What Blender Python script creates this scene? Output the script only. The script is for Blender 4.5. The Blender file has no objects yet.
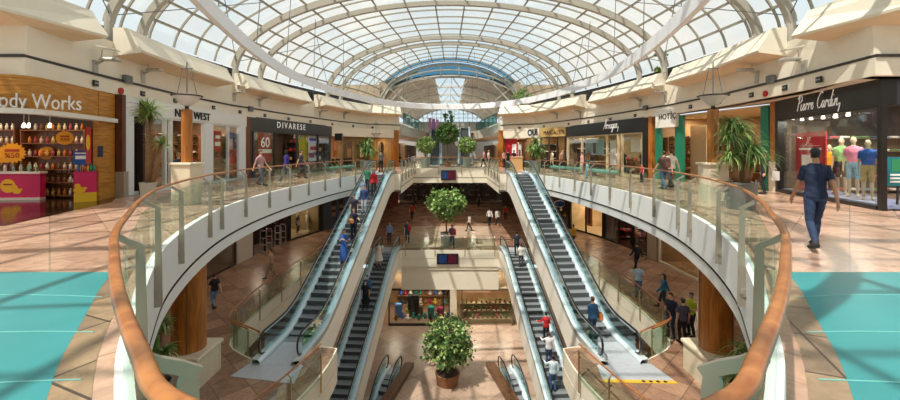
import bpy, math, random
import numpy as np
from mathutils import Vector, Matrix, Euler
from mathutils.geometry import tessellate_polygon
random.seed(7)
SC = bpy.context.scene
COL = SC.collection
PI = math.pi
EYE = 1.75            # eye height above the upper gallery floor
FOC = 400.0           # focal length in pixels of a 900 px wide frame
HOR = 150.0           # horizon row
Z1 = -5.75            # middle gallery floor
Z2 = -11.5            # ground floor

def at(x, y, D):
    return Vector(((x-450)/FOC*D, D, EYE+(HOR-y)/FOC*D))
def on(x, y, z):
    """the point of the horizontal plane z that is seen at x, y"""
    D = (EYE-z)*FOC/(y-HOR)
    return Vector(((x-450)/FOC*D, D, z))
def lin(c):
    return tuple((v/12.92 if v <= .04045 else ((v+.055)/1.055)**2.4) for v in c)
def hexc(h):
    return lin(tuple(int(h[i:i+2], 16)/255 for i in (0, 2, 4)))

# ------------------------------------------------------------------ materials
MATS = {}
def mat(name, col, rough=.5, metal=0, noise=0, nscale=4, emit=0, bump=0, spec=.5):
    if name in MATS: return MATS[name]
    m = bpy.data.materials.new(name); m.use_nodes = True
    nt = m.node_tree; b = nt.nodes['Principled BSDF']
    c = hexc(col) if isinstance(col, str) else col
    b.inputs['Base Color'].default_value = (*c, 1)
    b.inputs['Roughness'].default_value = rough
    b.inputs['Metallic'].default_value = metal
    b.inputs['Specular IOR Level'].default_value = spec
    if noise:
        tc = nt.nodes.new('ShaderNodeTexCoord')
        n = nt.nodes.new('ShaderNodeTexNoise'); n.inputs['Scale'].default_value = nscale
        n.inputs['Detail'].default_value = 5
        nt.links.new(tc.outputs['Object'], n.inputs['Vector'])
        r = nt.nodes.new('ShaderNodeValToRGB')
        r.color_ramp.elements[0].position = .3; r.color_ramp.elements[1].position = .7
        r.color_ramp.elements[0].color = (*[v*(1-noise) for v in c], 1)
        r.color_ramp.elements[1].color = (*[min(1, v*(1+noise)) for v in c], 1)
        nt.links.new(n.outputs['Fac'], r.inputs['Fac'])
        nt.links.new(r.outputs['Color'], b.inputs['Base Color'])
        if bump:
            bp = nt.nodes.new('ShaderNodeBump'); bp.inputs['Strength'].default_value = bump
            nt.links.new(n.outputs['Fac'], bp.inputs['Height'])
            nt.links.new(bp.outputs['Normal'], b.inputs['Normal'])
    if emit:
        b.inputs['Emission Color'].default_value = (*c, 1)
        b.inputs['Emission Strength'].default_value = emit
    MATS[name] = m
    return m
def wood(name, c1, c2, rough=.3, scale=(6, 6, .6)):
    if name in MATS: return MATS[name]
    m = bpy.data.materials.new(name); m.use_nodes = True
    nt = m.node_tree; b = nt.nodes['Principled BSDF']; b.inputs['Roughness'].default_value = rough
    tc = nt.nodes.new('ShaderNodeTexCoord'); mp = nt.nodes.new('ShaderNodeMapping')
    mp.inputs['Scale'].default_value = scale
    n = nt.nodes.new('ShaderNodeTexNoise'); n.inputs['Scale'].default_value = 3; n.inputs['Detail'].default_value = 8
    n.inputs['Distortion'].default_value = .6
    r = nt.nodes.new('ShaderNodeValToRGB')
    r.color_ramp.elements[0].position = .35; r.color_ramp.elements[1].position = .68
    r.color_ramp.elements[0].color = (*hexc(c1), 1); r.color_ramp.elements[1].color = (*hexc(c2), 1)
    L = nt.links.new
    L(tc.outputs['Object'], mp.inputs['Vector']); L(mp.outputs['Vector'], n.inputs['Vector'])
    L(n.outputs['Fac'], r.inputs['Fac']); L(r.outputs['Color'], b.inputs['Base Color'])
    MATS[name] = m
    return m
def tiles(name, cols, grout, size=1.2, rough=.18, rot=.785, var=.12):
    """polished stone tiles, rotated, each with its own tone"""
    m = bpy.data.materials.new(name); m.use_nodes = True
    nt = m.node_tree; b = nt.nodes['Principled BSDF']; b.inputs['Roughness'].default_value = rough
    L = nt.links.new
    tc = nt.nodes.new('ShaderNodeTexCoord'); mp = nt.nodes.new('ShaderNodeMapping')
    mp.inputs['Rotation'].default_value = (0, 0, rot)
    br = nt.nodes.new('ShaderNodeTexBrick'); br.offset = 0; br.squash = 1
    br.inputs['Scale'].default_value = 1; br.inputs['Brick Width'].default_value = size; br.inputs['Row Height'].default_value = size
    br.inputs['Mortar Size'].default_value = .012; br.inputs['Bias'].default_value = 0
    br.inputs['Color1'].default_value = (*hexc(cols[0]), 1); br.inputs['Color2'].default_value = (*hexc(cols[1]), 1)
    br.inputs['Mortar'].default_value = (*hexc(grout), 1)
    n = nt.nodes.new('ShaderNodeTexNoise'); n.inputs['Scale'].default_value = 3.2; n.inputs['Detail'].default_value = 10; n.inputs['Roughness'].default_value = .65
    n.inputs['Distortion'].default_value = 1.2
    r = nt.nodes.new('ShaderNodeValToRGB')
    r.color_ramp.elements[0].position = .32; r.color_ramp.elements[1].position = .7
    r.color_ramp.elements[0].color = (1-var*1.6,)*3+(1,); r.color_ramp.elements[1].color = (1+var,)*3+(1,)
    mx = nt.nodes.new('ShaderNodeMix'); mx.data_type = 'RGBA'; mx.blend_type = 'MULTIPLY'; mx.inputs[0].default_value = 1
    L(tc.outputs['Object'], mp.inputs['Vector']); L(mp.outputs['Vector'], br.inputs['Vector']); L(mp.outputs['Vector'], n.inputs['Vector'])
    L(n.outputs['Fac'], r.inputs['Fac']); L(br.outputs['Color'], mx.inputs[6]); L(r.outputs['Color'], mx.inputs[7])
    L(mx.outputs[2], b.inputs['Base Color'])
    MATS[name] = m
    return m
def glass(name, tint, refl=.25, rough=.02, base=.04):
    if name in MATS: return MATS[name]
    m = bpy.data.materials.new(name); m.use_nodes = True
    nt = m.node_tree; nt.nodes.remove(nt.nodes['Principled BSDF'])
    out = nt.nodes['Material Output']; L = nt.links.new
    t = nt.nodes.new('ShaderNodeBsdfTransparent'); t.inputs['Color'].default_value = (*tint, 1)
    g = nt.nodes.new('ShaderNodeBsdfGlossy'); g.inputs['Roughness'].default_value = rough
    g.inputs['Color'].default_value = (.95, 1, .98, 1)
    lw = nt.nodes.new('ShaderNodeLayerWeight'); lw.inputs['Blend'].default_value = .25
    mm = nt.nodes.new('ShaderNodeMath'); mm.operation = 'MULTIPLY_ADD'; mm.inputs[1].default_value = refl; mm.inputs[2].default_value = base
    x = nt.nodes.new('ShaderNodeMixShader')
    L(lw.outputs['Fresnel'], mm.inputs[0]); L(mm.outputs[0], x.inputs[0]); L(t.outputs[0], x.inputs[1]); L(g.outputs[0], x.inputs[2])
    L(x.outputs[0], out.inputs['Surface'])
    MATS[name] = m
    return m

# ------------------------------------------------------------------ mesh builder
class MB:
    def __init__(s): s.v = []; s.f = []; s.m = []
    def add(s, vs, fs, mi=0):
        o = len(s.v); s.v += [tuple(v) for v in vs]
        for f in fs: s.f.append(tuple(i+o for i in f)); s.m.append(mi)
        return s
    def box(s, c, d, rz=0, mi=0, M=None, taper=1):
        hx, hy, hz = d[0]/2, d[1]/2, d[2]/2
        vs = [Vector((x*hx*(taper if z > 0 else 1), y*hy*(taper if z > 0 else 1), z*hz)) for z in (-1, 1) for x, y in ((-1, -1), (1, -1), (1, 1), (-1, 1))]
        R = M if M is not None else Matrix.Rotation(rz, 4, 'Z')
        c = Vector(c)
        return s.add([R @ v + c for v in vs], [(0, 3, 2, 1), (4, 5, 6, 7), (0, 1, 5, 4), (1, 2, 6, 5), (2, 3, 7, 6), (3, 0, 4, 7)], mi)
    def bbox(s, c, d, bev=.02, rz=0, mi=0):
        """a box with chamfered vertical and top edges"""
        hx, hy, hz = d[0]/2, d[1]/2, d[2]/2; b = min(bev, hx*.9, hy*.9, hz*.9)
        def ring(ix, z): 
            a, e = hx-ix, hy-ix
            return [(-a+b, -e, z), (a-b, -e, z), (a, -e+b, z), (a, e-b, z), (a-b, e, z), (-a+b, e, z), (-a, e-b, z), (-a, -e+b, z)]
        vs = ring(0, -hz)+ring(0, hz-b)+ring(b*.8, hz)
        fs = [tuple(range(7, -1, -1)), tuple(range(16, 24))]
        for r in (0, 8):
            for i in range(8): fs.append((r+i, r+(i+1) % 8, r+8+(i+1) % 8, r+8+i))
        R = Matrix.Rotation(rz, 4, 'Z'); c = Vector(c)
        return s.add([R @ Vector(v)+c for v in vs], fs, mi)
    def hexa(s, p, mi=0):
        """8 corners: bottom four ccw, top four ccw"""
        return s.add(p, [(0, 3, 2, 1), (4, 5, 6, 7), (0, 1, 5, 4), (1, 2, 6, 5), (2, 3, 7, 6), (3, 0, 4, 7)], mi)
    def tube(s, pts, r, n=8, mi=0, cap=True, closed=False, flat=1.0, up=None):
        pts = [Vector(p) for p in pts]; N = len(pts); vs = []; fs = []
        rr = r if isinstance(r, (list, tuple)) else [r]*N
        prev = None
        for i in range(N):
            if closed: t = pts[(i+1) % N]-pts[i-1]
            else: t = pts[min(i+1, N-1)]-pts[max(i-1, 0)]
            t = t.normalized() if t.length > 1e-9 else Vector((0, 0, 1))
            if up is not None: a = Vector(up)-t*t.dot(Vector(up))
            elif prev is None: a = t.orthogonal()
            else: a = prev-t*t.dot(prev)
            if a.length < 1e-6: a = t.orthogonal()
            a.normalize(); prev = a; b = t.cross(a)
            for k in range(n):
                th = 2*PI*(k+.5)/n
                vs.append(pts[i]+a*(math.cos(th)*rr[i]*flat)+b*(math.sin(th)*rr[i]))
        M = N if closed else N-1
        for i in range(M):
            for k in range(n):
                j = (i+1) % N
                fs.append((i*n+k, i*n+(k+1) % n, j*n+(k+1) % n, j*n+k))
        if cap and not closed:
            fs.append(tuple(range(n-1, -1, -1))); fs.append(tuple((N-1)*n+k for k in range(n)))
        return s.add(vs, fs, mi)
    def bar(s, a, b, w, h, mi=0, up=(0, 0, 1)):
        """rectangular bar from a to b: w sideways, h along up"""
        a, b = Vector(a), Vector(b); t = (b-a).normalized(); u = Vector(up)-t*t.dot(Vector(up))
        if u.length < 1e-5: u = t.orthogonal()
        u.normalize(); x = t.cross(u)
        q = [(-1, -1), (1, -1), (1, 1), (-1, 1)]
        return s.hexa([a+x*(i*w/2)+u*(j*h/2) for i, j in q]+[b+x*(i*w/2)+u*(j*h/2) for i, j in q], mi)
    def strip(s, pts, w, h, mi=0, up=(0, 0, 1)):
        """a rectangular section swept along points (one connected tube)"""
        pts = [Vector(p) for p in pts]; N = len(pts); vs = []; fs = []
        ups = up if isinstance(up, list) else [up]*N
        for i in range(N):
            t = (pts[min(i+1, N-1)]-pts[max(i-1, 0)]).normalized(); u = Vector(ups[i])-t*t.dot(Vector(ups[i]))
            u.normalize(); x = t.cross(u)
            vs += [pts[i]+x*(a*w/2)+u*(b*h/2) for a, b in ((-1, -1), (1, -1), (1, 1), (-1, 1))]
        for i in range(N-1):
            for k in range(4): fs.append((i*4+k, i*4+(k+1) % 4, i*4+4+(k+1) % 4, i*4+4+k))
        fs += [(3, 2, 1, 0), tuple((N-1)*4+k for k in range(4))]
        return s.add(vs, fs, mi)
    def lathe(s, prof, c=(0, 0, 0), n=20, mi=0, sx=1, sy=1):
        vs = []; fs = []; c = Vector(c)
        for r, z in prof:
            for k in range(n):
                th = 2*PI*k/n; vs.append(c+Vector((r*sx*math.cos(th), r*sy*math.sin(th), z)))
        for i in range(len(prof)-1):
            for k in range(n): fs.append((i*n+k, i*n+(k+1) % n, (i+1)*n+(k+1) % n, (i+1)*n+k))
        fs.append(tuple(range(n-1, -1, -1))); fs.append(tuple((len(prof)-1)*n+k for k in range(n)))
        return s.add(vs, fs, mi)
    def ball(s, c, r, n=10, mi=0, M=None):
        rx, ry, rz = r if isinstance(r, (tuple, list)) else (r, r, r)
        vs = []; fs = []; c = Vector(c); h = n//2+1
        for i in range(h+1):
            ph = -PI/2+PI*(i+.02 if i == 0 else (i-.02 if i == h else i))/h
            for k in range(n):
                th = 2*PI*k/n; v = Vector((rx*math.cos(ph)*math.cos(th), ry*math.cos(ph)*math.sin(th), rz*math.sin(ph)))
                vs.append(c+(M @ v if M is not None else v))
        for i in range(h):
            for k in range(n): fs.append((i*n+k, i*n+(k+1) % n, (i+1)*n+(k+1) % n, (i+1)*n+k))
        fs.append(tuple(range(n-1, -1, -1))); fs.append(tuple(h*n+k for k in range(n)))
        return s.add(vs, fs, mi)
    def poly(s, rings, z, mi=0, flip=False):
        """flat polygon with holes at height z"""
        pl = [[Vector((p[0], p[1], 0)) for p in r] for r in rings]
        tris = tessellate_polygon(pl); vs = [(p.x, p.y, z) for r in pl for p in r]
        out = []
        for t in tris:
            a, b, c = [vs[i] for i in t]
            cr = (b[0]-a[0])*(c[1]-a[1])-(b[1]-a[1])*(c[0]-a[0])
            out.append(tuple(t) if (cr > 0) != flip else tuple(reversed(t)))
        return s.add(vs, out, mi)
    def prism(s, pts, z0, z1, mi=0):
        n = len(pts); s.poly([pts], z1, mi); s.poly([pts], z0, mi, True)
        vs = [(p[0], p[1], z0) for p in pts]+[(p[0], p[1], z1) for p in pts]
        return s.add(vs, [(i, (i+1) % n, n+(i+1) % n, n+i) for i in range(n)], mi)
    def sweep(s, path, prof, closed=False, mi=0, cap=True):
        """profile of (offset to the left of travel, z) swept along plan points"""
        N = len(path); vs = []; fs = []; K = len(prof)
        nrm = normals(path, closed)
        for i in range(N):
            for o, z in prof: vs.append((path[i][0]+nrm[i][0]*o, path[i][1]+nrm[i][1]*o, z))
        for i in range(N if closed else N-1):
            j = (i+1) % N
            for k in range(K-1): fs.append((i*K+k, i*K+k+1, j*K+k+1, j*K+k))
        return s.add(vs, fs, mi)
    def slab(s, path, o0, o1, z0, z1, mi=0):
        """closed box section swept along plan points"""
        s.sweep(path, [(o0, z0), (o1, z0), (o1, z1), (o0, z1), (o0, z0)], mi=mi)
        K = 5; n = len(path); b = len(s.v)-n*K
        s.f.append((b+3, b+2, b+1, b)); s.m.append(mi)
        e = b+(n-1)*K; s.f.append((e, e+1, e+2, e+3)); s.m.append(mi)
        return s
    def build(s, name, mats, parent=None, smooth=False, loc=None, world=False):
        me = bpy.data.meshes.new(name); me.from_pydata(s.v, [], s.f)
        if not isinstance(mats, (list, tuple)): mats = [mats]
        for m in mats: me.materials.append(m)
        if len(mats) > 1: me.polygons.foreach_set('material_index', s.m)
        if smooth: me.polygons.foreach_set('use_smooth', [True]*len(me.polygons))
        me.update()
        o = bpy.data.objects.new(name, me); COL.objects.link(o)
        if parent is not None:
            o.parent = parent
            if world: o.matrix_parent_inverse = parent.matrix_basis.inverted()
        if loc is not None: o.location = loc
        return o
def normals(path, closed=False):
    N = len(path); out = []
    for i in range(N):
        if closed: a, b = path[i-1], path[(i+1) % N]
        else: a, b = path[max(i-1, 0)], path[min(i+1, N-1)]
        dx, dy = b[0]-a[0], b[1]-a[1]; l = math.hypot(dx, dy) or 1
        out.append((-dy/l, dx/l))
    return out
def offset(path, o):
    n = normals(path); return [(p[0]+q[0]*o, p[1]+q[1]*o) for p, q in zip(path, n)]
def catmull(P, k=6):
    out = []; n = len(P)
    for i in range(n-1):
        p0, p1, p2, p3 = [Vector((*P[max(0, min(n-1, j))], 0)) for j in (i-1, i, i+1, i+2)]
        for t in range(k):
            u = t/k
            q = .5*((2*p1)+(-p0+p2)*u+(2*p0-5*p1+4*p2-p3)*u*u+(-p0+3*p1-3*p2+p3)*u**3)
            out.append((q.x, q.y))
    out.append(tuple(P[-1][:2])); return out
def thing(name, label, cat, loc=(0, 0, 0), rz=0, group=None):
    o = bpy.data.objects.new(name, None); COL.objects.link(o); o.empty_display_size = .2
    o.location = loc; o.rotation_euler = (0, 0, rz); o['label'] = label; o['category'] = cat
    if group: o['group'] = group
    return o
def tag(o, label, cat, group=None):
    o['label'] = label; o['category'] = cat
    if group: o['group'] = group
    return o
def struct(o): o['kind'] = 'structure'; return o
def copy_tree(o, parent=None):
    c = o.copy(); COL.objects.link(c)
    if parent is not None: c.parent = parent
    for ch in list(o.children): copy_tree(ch, c)
    return c
def lamp(loc, size, power, col=(1, .9, .75), name='downlight', rot=(0, 0, 0), spread=None):
    l = bpy.data.lights.new(name, 'AREA'); l.energy = power; l.color = col; l.shape = 'RECTANGLE'
    l.size, l.size_y = size if isinstance(size, tuple) else (size, size)
    o = bpy.data.objects.new(name, l); o.location = loc; o.rotation_euler = rot; COL.objects.link(o)
    return o
def text_mesh(body, size, ext=.02, space=1.0, shear=0, offset=0.0):
    cu = bpy.data.curves.new('t', 'FONT'); cu.body = body; cu.size = size; cu.extrude = ext; cu.space_character = space
    cu.shear = shear; cu.offset = offset; cu.resolution_u = 3
    cu.align_x = 'CENTER'; cu.align_y = 'CENTER'
    o = bpy.data.objects.new('t', cu); COL.objects.link(o)
    dg = bpy.context.evaluated_depsgraph_get()
    me = bpy.data.meshes.new_from_object(o.evaluated_get(dg)); bpy.data.objects.remove(o); return me
class Frame:
    """an upright plane: s along, z up, o out towards the atrium"""
    def __init__(f, p0, p1, inward):
        f.p = Vector((p0[0], p0[1], 0)); q = Vector((p1[0], p1[1], 0)); f.L = (q-f.p).length
        f.a = (q-f.p)/f.L; n = Vector((-f.a.y, f.a.x, 0))
        if n.dot(Vector((inward[0], inward[1], 0))-f.p) < 0: n = -n
        f.n = n
        f.M = Matrix((( f.a.x, 0, n.x, 0), (f.a.y, 0, n.y, 0), (0, 1, 0, 0), (0, 0, 0, 1)))
    def pt(f, s, z, o=0): return f.p+f.a*s+f.n*o+Vector((0, 0, z))
    def px(f, x, y, o=0):
        d = Vector(((x-450)/FOC, 1, (HOR-y)/FOC)); q = f.p+f.n*o
        t = f.n.dot(q)/f.n.dot(d); w = d*t
        return (w-f.p).dot(f.a), w.z+EYE
    def sx(f, x, o=0): return f.px(x, HOR, o)[0]
    def box(f, mb, s0, s1, z0, z1, o0, o1, mi=0):
        return mb.hexa([f.pt(s0, z0, o0), f.pt(s1, z0, o0), f.pt(s1, z0, o1), f.pt(s0, z0, o1), f.pt(s0, z1, o0), f.pt(s1, z1, o0), f.pt(s1, z1, o1), f.pt(s0, z1, o1)], mi)
    def sign(f, body, s, z, size, o, m, parent, name='lettering', flip=False, xs=1, end=None, **k):
        me = text_mesh(body, size, **k)
        if xs != 1:
            for v in me.vertices: v.co.x *= xs
        if end is not None: s = end-max(v.co.x for v in me.vertices)
        me.materials.append(m)
        ob = bpy.data.objects.new(name, me); COL.objects.link(ob)
        # reading direction: left to right as seen from the atrium
        a = f.a if f.a.cross(Vector((0, 0, 1))).dot(f.n) > 0 else -f.a
        ob.matrix_world = Matrix.Translation(f.pt(s, z, o)) @ Matrix(((a.x, 0, f.n.x, 0), (a.y, 0, f.n.y, 0), (0, 1, 0, 0), (0, 0, 0, 1)))
        if parent is not None:
            ob.parent = parent; ob.matrix_parent_inverse = parent.matrix_basis.inverted()
        return ob
# ------------------------------------------------------------------ people and mannequins
def seg_dist(P, a, b, ra, rb):
    a = np.array(a); b = np.array(b); ab = b-a; L2 = max(ab.dot(ab), 1e-9)
    t = np.clip(((P-a) @ ab)/L2, 0, 1); q = a+t[:, None]*ab
    return np.linalg.norm(P-q, axis=1)-(ra+(rb-ra)*t), t
SKIN = [mat('skin_light', 'd9a98a', .5), mat('skin_tan', 'bd8866', .5), mat('skin_pale', 'e2b99c', .5)]
EYE_M = mat('eye_dark', '1c1410', .3); LIP_M = mat('lip', '9c5648', .5)
MANN = mat('mannequin_shell', 'cdb898', .4)
def cloth(h): return mat('cloth_'+h, h, .85, noise=.12, nscale=14)
HAIR = {'black': mat('hair_black', '17120f', .5), 'brown': mat('hair_brown', '3f281a', .5), 'blond': mat('hair_blond', 'a8824e', .5), 'auburn': mat('hair_auburn', '5c2c1a', .5), 'grey': mat('hair_grey', '8b8782', .6), 'silver': mat('hair_white', 'd0ccc4', .6)}

def mesh_from(mb, voxel, smooth=4):
    me = bpy.data.meshes.new('tmp'); me.from_pydata(mb.v, [], mb.f); me.update()
    o = bpy.data.objects.new('tmp', me); COL.objects.link(o)
    r = o.modifiers.new('r', 'REMESH'); r.mode = 'VOXEL'; r.voxel_size = voxel; r.use_smooth_shade = True
    sm = o.modifiers.new('s', 'SMOOTH'); sm.factor = .5; sm.iterations = smooth
    dg = bpy.context.evaluated_depsgraph_get(); out = bpy.data.meshes.new_from_object(o.evaluated_get(dg))
    bpy.data.objects.remove(o); bpy.data.meshes.remove(me); return out

def person(label, loc, face, top, low, hair='black', long=False, pose='stand', sleeve='short', lower='trousers', female=False,
           h=1.74, skin=0, shoes='2a2522', group=None, name='person', cat='person', hero=False, dress=None, arms=None, head_yaw=0, lean=0, seated=False):
    """face: heading of the chest in degrees, 0 looks towards +Y, 90 towards -X"""
    rnd = random.Random(label)
    S = h/1.75; J = {}
    sw = .150 if female else .176; hw = .092
    # joints in metres of a 1.75 m figure, x right, y forward
    J['hipL'], J['hipR'] = (-hw, 0, .93), (hw, 0, .93)
    st = {'stand': (.02, -.02, 0, 0), 'walk': (.30, -.28, .06, .20), 'stairs': (.10, -.06, .03, .06), 'sit': (.46, .44, 0, 0)}[pose]
    flip = rnd.random() < .5
    fl, fr = (st[0], st[1]) if not flip else (st[1], st[0])
    dz = 0
    for s_, f, sx in (('L', fl, -1), ('R', fr, 1)):
        hip = Vector(J['hip'+s_]); rise = 0
        if pose == 'walk' and f < 0: rise = .07
        ank = Vector((sx*(hw+.01), f*.9, .085+rise)); 
        if pose == 'sit':
            knee = hip+Vector((sx*.05, .43, -.02)); ank = Vector((knee.x, knee.y-.03, .085+.0)); 
            knee = Vector((knee.x, knee.y, ank.z+.43)); 
        else:
            d = ank-hip; L1, L2 = .44, .42; dl = min(d.length, L1+L2-.002)
            k = (L1*L1-L2*L2+dl*dl)/(2*dl); hh = math.sqrt(max(L1*L1-k*k, 0)); u = d.normalized()
            fwd = (Vector((0, 1, 0))-u*u.y).normalized(); knee = hip+u*k+fwd*hh
            ank = hip+u*dl
        J['knee'+s_] = tuple(knee); J['ank'+s_] = tuple(ank)
        tp = .10 if (pose == 'walk' and f < 0) else .0
        J['toe'+s_] = (ank.x+sx*.02, ank.y+.17, ank.z-.055-tp*.25); J['heel'+s_] = (ank.x, ank.y-.045, ank.z-.05+tp*.3)
    if pose == 'sit':
        sh = .93-(J['kneeL'][2]+.02)
        for k in ('hipL', 'hipR'): J[k] = (J[k][0], J[k][1], .53)
        dz = -.40
    def ly(z): return lean*max(0, z-.95)
    def T(x, y, z): return (x, y+ly(z), z+dz)
    J['shL'], J['shR'] = T(-sw, 0, 1.385), T(sw, 0, 1.385)
    sw_ = .24 if pose == 'walk' else .04
    arm = arms or ('swing' if pose != 'sit' else 'lap')
    for s_, sx, f in (('L', -1, -fl), ('R', 1, -fr)):
        sh = Vector(J['sh'+s_]); a = arm[0 if s_ == 'L' else 1] if isinstance(arm, tuple) else arm
        if a == 'swing': elb = sh+Vector((sx*.06, f*.45 if pose == 'walk' else -.03, -.285)); wr = elb+Vector((sx*.01, (f*.5+.07) if pose == 'walk' else .06, -.245))
        elif a == 'bent': elb = sh+Vector((sx*.06, -.03, -.285)); wr = elb+Vector((-sx*.10, .22, .03))
        elif a == 'phone': elb = sh+Vector((sx*.05, .05, -.28)); wr = elb+Vector((-sx*.10, .17, .13))
        elif a == 'reach': elb = sh+Vector((sx*.10, .20, -.16)); wr = elb+Vector((sx*.06, .23, .04))
        elif a == 'rail': elb = sh+Vector((sx*.16, .06, -.22)); wr = elb+Vector((sx*.14, .18, -.04))
        elif a == 'lap': elb = sh+Vector((sx*.05, .06, -.28)); wr = elb+Vector((-sx*.08, .22, -.06))
        elif a == 'hip': elb = sh+Vector((sx*.20, -.08, -.22)); wr = elb+Vector((-sx*.13, .10, -.17))
        J['elb'+s_], J['wr'+s_] = tuple(elb), tuple(wr)
    caps = []
    def cap(a, b, ra, rb, tg): caps.append((a, b, ra, rb, tg))
    mb = MB()
    # torso as one stack of oval rings
    W = (lambda m, f: f if female else m)
    rings = [(.86, W(.150, .155), .105), (.93, W(.165, .178), .120), (1.0, W(.160, .172), .115), (1.09, W(.150, .132), .100), (1.2, W(.165, .142), .108),
             (1.31, W(.185, .160), W(.118, .125)), (1.38, W(.182, .156), .105), (1.425, W(.150, .128), .088), (1.455, W(.105,.092), .072), (1.485, .06, .06), (1.53, .052, .054), (1.58, .05, .055)]
    vs = []; fs = []; n = 16
    for z, rx, ry in rings:
        for k in range(n):
            th = 2*PI*k/n; vs.append(T(rx*math.cos(th), ry*math.sin(th), z))
    for i in range(len(rings)-1):
        for k in range(n): fs.append((i*n+k, i*n+(k+1) % n, (i+1)*n+(k+1) % n, (i+1)*n+k))
    fs += [tuple(range(n-1, -1, -1)), tuple((len(rings)-1)*n+k for k in range(n))]
    mb.add(vs, fs)
    HC = T(0, .015, 1.64); Hm = Matrix.Rotation(math.radians(head_yaw), 3, 'Z')
    hd = lambda x, y, z: tuple(Vector(HC)+Hm @ Vector((x, y, z)))
    mb.ball(hd(0, 0, .015), (.074, .092, .098), 14, M=Hm); mb.ball(hd(0, .025, -.045), (.055, .06, .065), 10, M=Hm)
    mb.tube([hd(0, .085, .012), hd(0, .105, -.022)], [.011, .016], 6)
    for sx in (-1, 1): mb.ball(hd(sx*.076, -.005, -.005), (.012, .02, .03), 8, M=Hm)
    for z0, z1, r in ((.9, 1.0, .17), (1.0, 1.2, .15), (1.2, 1.38, .16)): cap(T(0, 0, z0), T(0, 0, z1), r, r, 'hips' if z0 == .9 else 'torso')
    cap(T(-sw*.7, 0, 1.40), T(sw*.7, 0, 1.40), .07, .07, 'torso')
    cap(T(0, .0, 1.5), T(0, .01, 1.56), .05, .05, 'neck'); cap(hd(0, 0, -.06), hd(0, 0, .04), .08, .085, 'head')
    for s_, sx in (('L', -1), ('R', 1)):
        h_, k_, a_ = J['hip'+s_], J['knee'+s_], J['ank'+s_]
        mid = tuple(Vector(k_).lerp(Vector(a_), .3)+Vector((0, -.012, 0)))
        mb.tube([h_, tuple(Vector(h_).lerp(Vector(k_), .5)), k_, mid, a_], [.088, .075, .055, .056, .037], 12)
        mb.ball(h_, .09, 10); mb.ball(k_, .055, 8)
        mb.tube([J['heel'+s_], tuple(Vector(J['heel'+s_]).lerp(Vector(J['toe'+s_]), .6)+Vector((0, 0, .012))), J['toe'+s_]], [.036, .044, .030], 10); mb.ball(J['toe'+s_], (.042, .04, .026), 8)
        mb.tube([a_, J['heel'+s_]], [.04, .036], 8)
        cap(h_, k_, .088, .055, 'thigh'); cap(k_, a_, .055, .037, 'shin'); cap(J['heel'+s_], J['toe'+s_], .045, .04, 'foot')
        s0, e0, w0 = J['sh'+s_], J['elb'+s_], J['wr'+s_]
        mb.tube([s0, tuple(Vector(s0).lerp(Vector(e0), .4)), e0, tuple(Vector(e0).lerp(Vector(w0), .3)), w0], [W(.055, .047), W(.05, .042), .038, .038, .026], 10)
        mb.ball(s0, W(.055, .048), 10)
        cap(s0, e0, .05, .038, 'uarm'); cap(e0, w0, .038, .026, 'farm')
        d = (Vector(w0)-Vector(e0)).normalized(); side = Vector((-sx, .2, 0)); side = (side-d*d.dot(side)).normalized(); up = d.cross(side)
        pc = Vector(w0)+d*.045
        mb.box(pc, (.075, .03, .095), M=Matrix((( up.x, side.x, d.x, 0), (up.y, side.y, d.y, 0), (up.z, side.z, d.z, 0), (0, 0, 0, 1))))
        cap(w0, tuple(pc+d*.1), .035, .03, 'hand')
        curl = .018
        for q, (o, l) in enumerate(((-.028, .066), (-.010, .078), (.010, .074), (.028, .058))):
            b0 = Vector(w0)+d*.085+up*o; b1 = b0+d*l*.5+side*curl*.5; b2 = b1+d*l*.38+side*curl*1.6
            mb.tube([b0, b1, b2], [.0095, .009, .0075], 6)
        tsd = 1 if Vector((0, 1, 0)).dot(up) > 0 else -1
        b0 = Vector(w0)+d*.03+up*tsd*.03; b1 = b0+d*.035+up*tsd*.025+side*.01
        mb.tube([b0, b1, b1+d*.03+side*.012+up*tsd*.004], [.013, .011, .009], 6)
    me = mesh_from(mb, .0075 if hero else .0155, 5 if hero else 3)
    n_v = len(me.vertices); P = np.empty(n_v*3, 'f'); me.vertices.foreach_get('co', P); P = P.reshape(-1, 3).astype('d')
    best = np.full(n_v, 1e9); lab = np.zeros(n_v, int); tt = np.zeros(n_v); tags = [c[4] for c in caps]
    for i, c in enumerate(caps):
        d, t = seg_dist(P, *c[:4]); k = d < best; best[k] = d[k]; lab[k] = i; tt[k] = t[k]
    NR = np.empty(n_v*3, 'f'); me.vertices.foreach_get('normal', NR); NR = NR.reshape(-1, 3).astype('d')
    root = thing(name, label, cat, loc, math.radians(face), group)
    root.scale = (S, S, S)
    def link(nm, m, mt, par=root):
        m.materials.clear(); m.materials.append(mt); o = bpy.data.objects.new(nm, m); COL.objects.link(o); o.parent = par; return o
    mann = name == 'mannequin'
    body = link('body', me, MANN if mann else SKIN[skin])
    T_ = np.array(tags)[lab]
    faces = [tuple(p.vertices) for p in me.polygons]
    def shell(nm, sel, mt, grow, z_fn=None, par=root):
        f = [q for q in faces if sum(sel[i] for i in q) >= 2]
        if not f: return None
        used = sorted({i for q in f for i in q}); mp = {i: j for j, i in enumerate(used)}
        g = grow if np.isscalar(grow) else None
        co = [tuple(P[i]+NR[i]*(g if g is not None else grow[i])) for i in used]
        m = bpy.data.meshes.new(nm); m.from_pydata(co, [], [tuple(mp[i] for i in q) for q in f])
        m.polygons.foreach_set('use_smooth', [True]*len(f)); m.update(); return link(nm, m, mt, par)
    zt = P[:, 2]-dz
    sl = {'short': .62, 'none': -.1, 'half': .9}.get(sleeve, 2)
    torso = ((T_ == 'torso') | (T_ == 'hips')) & (zt > .90) & (zt < 1.475)
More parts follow.
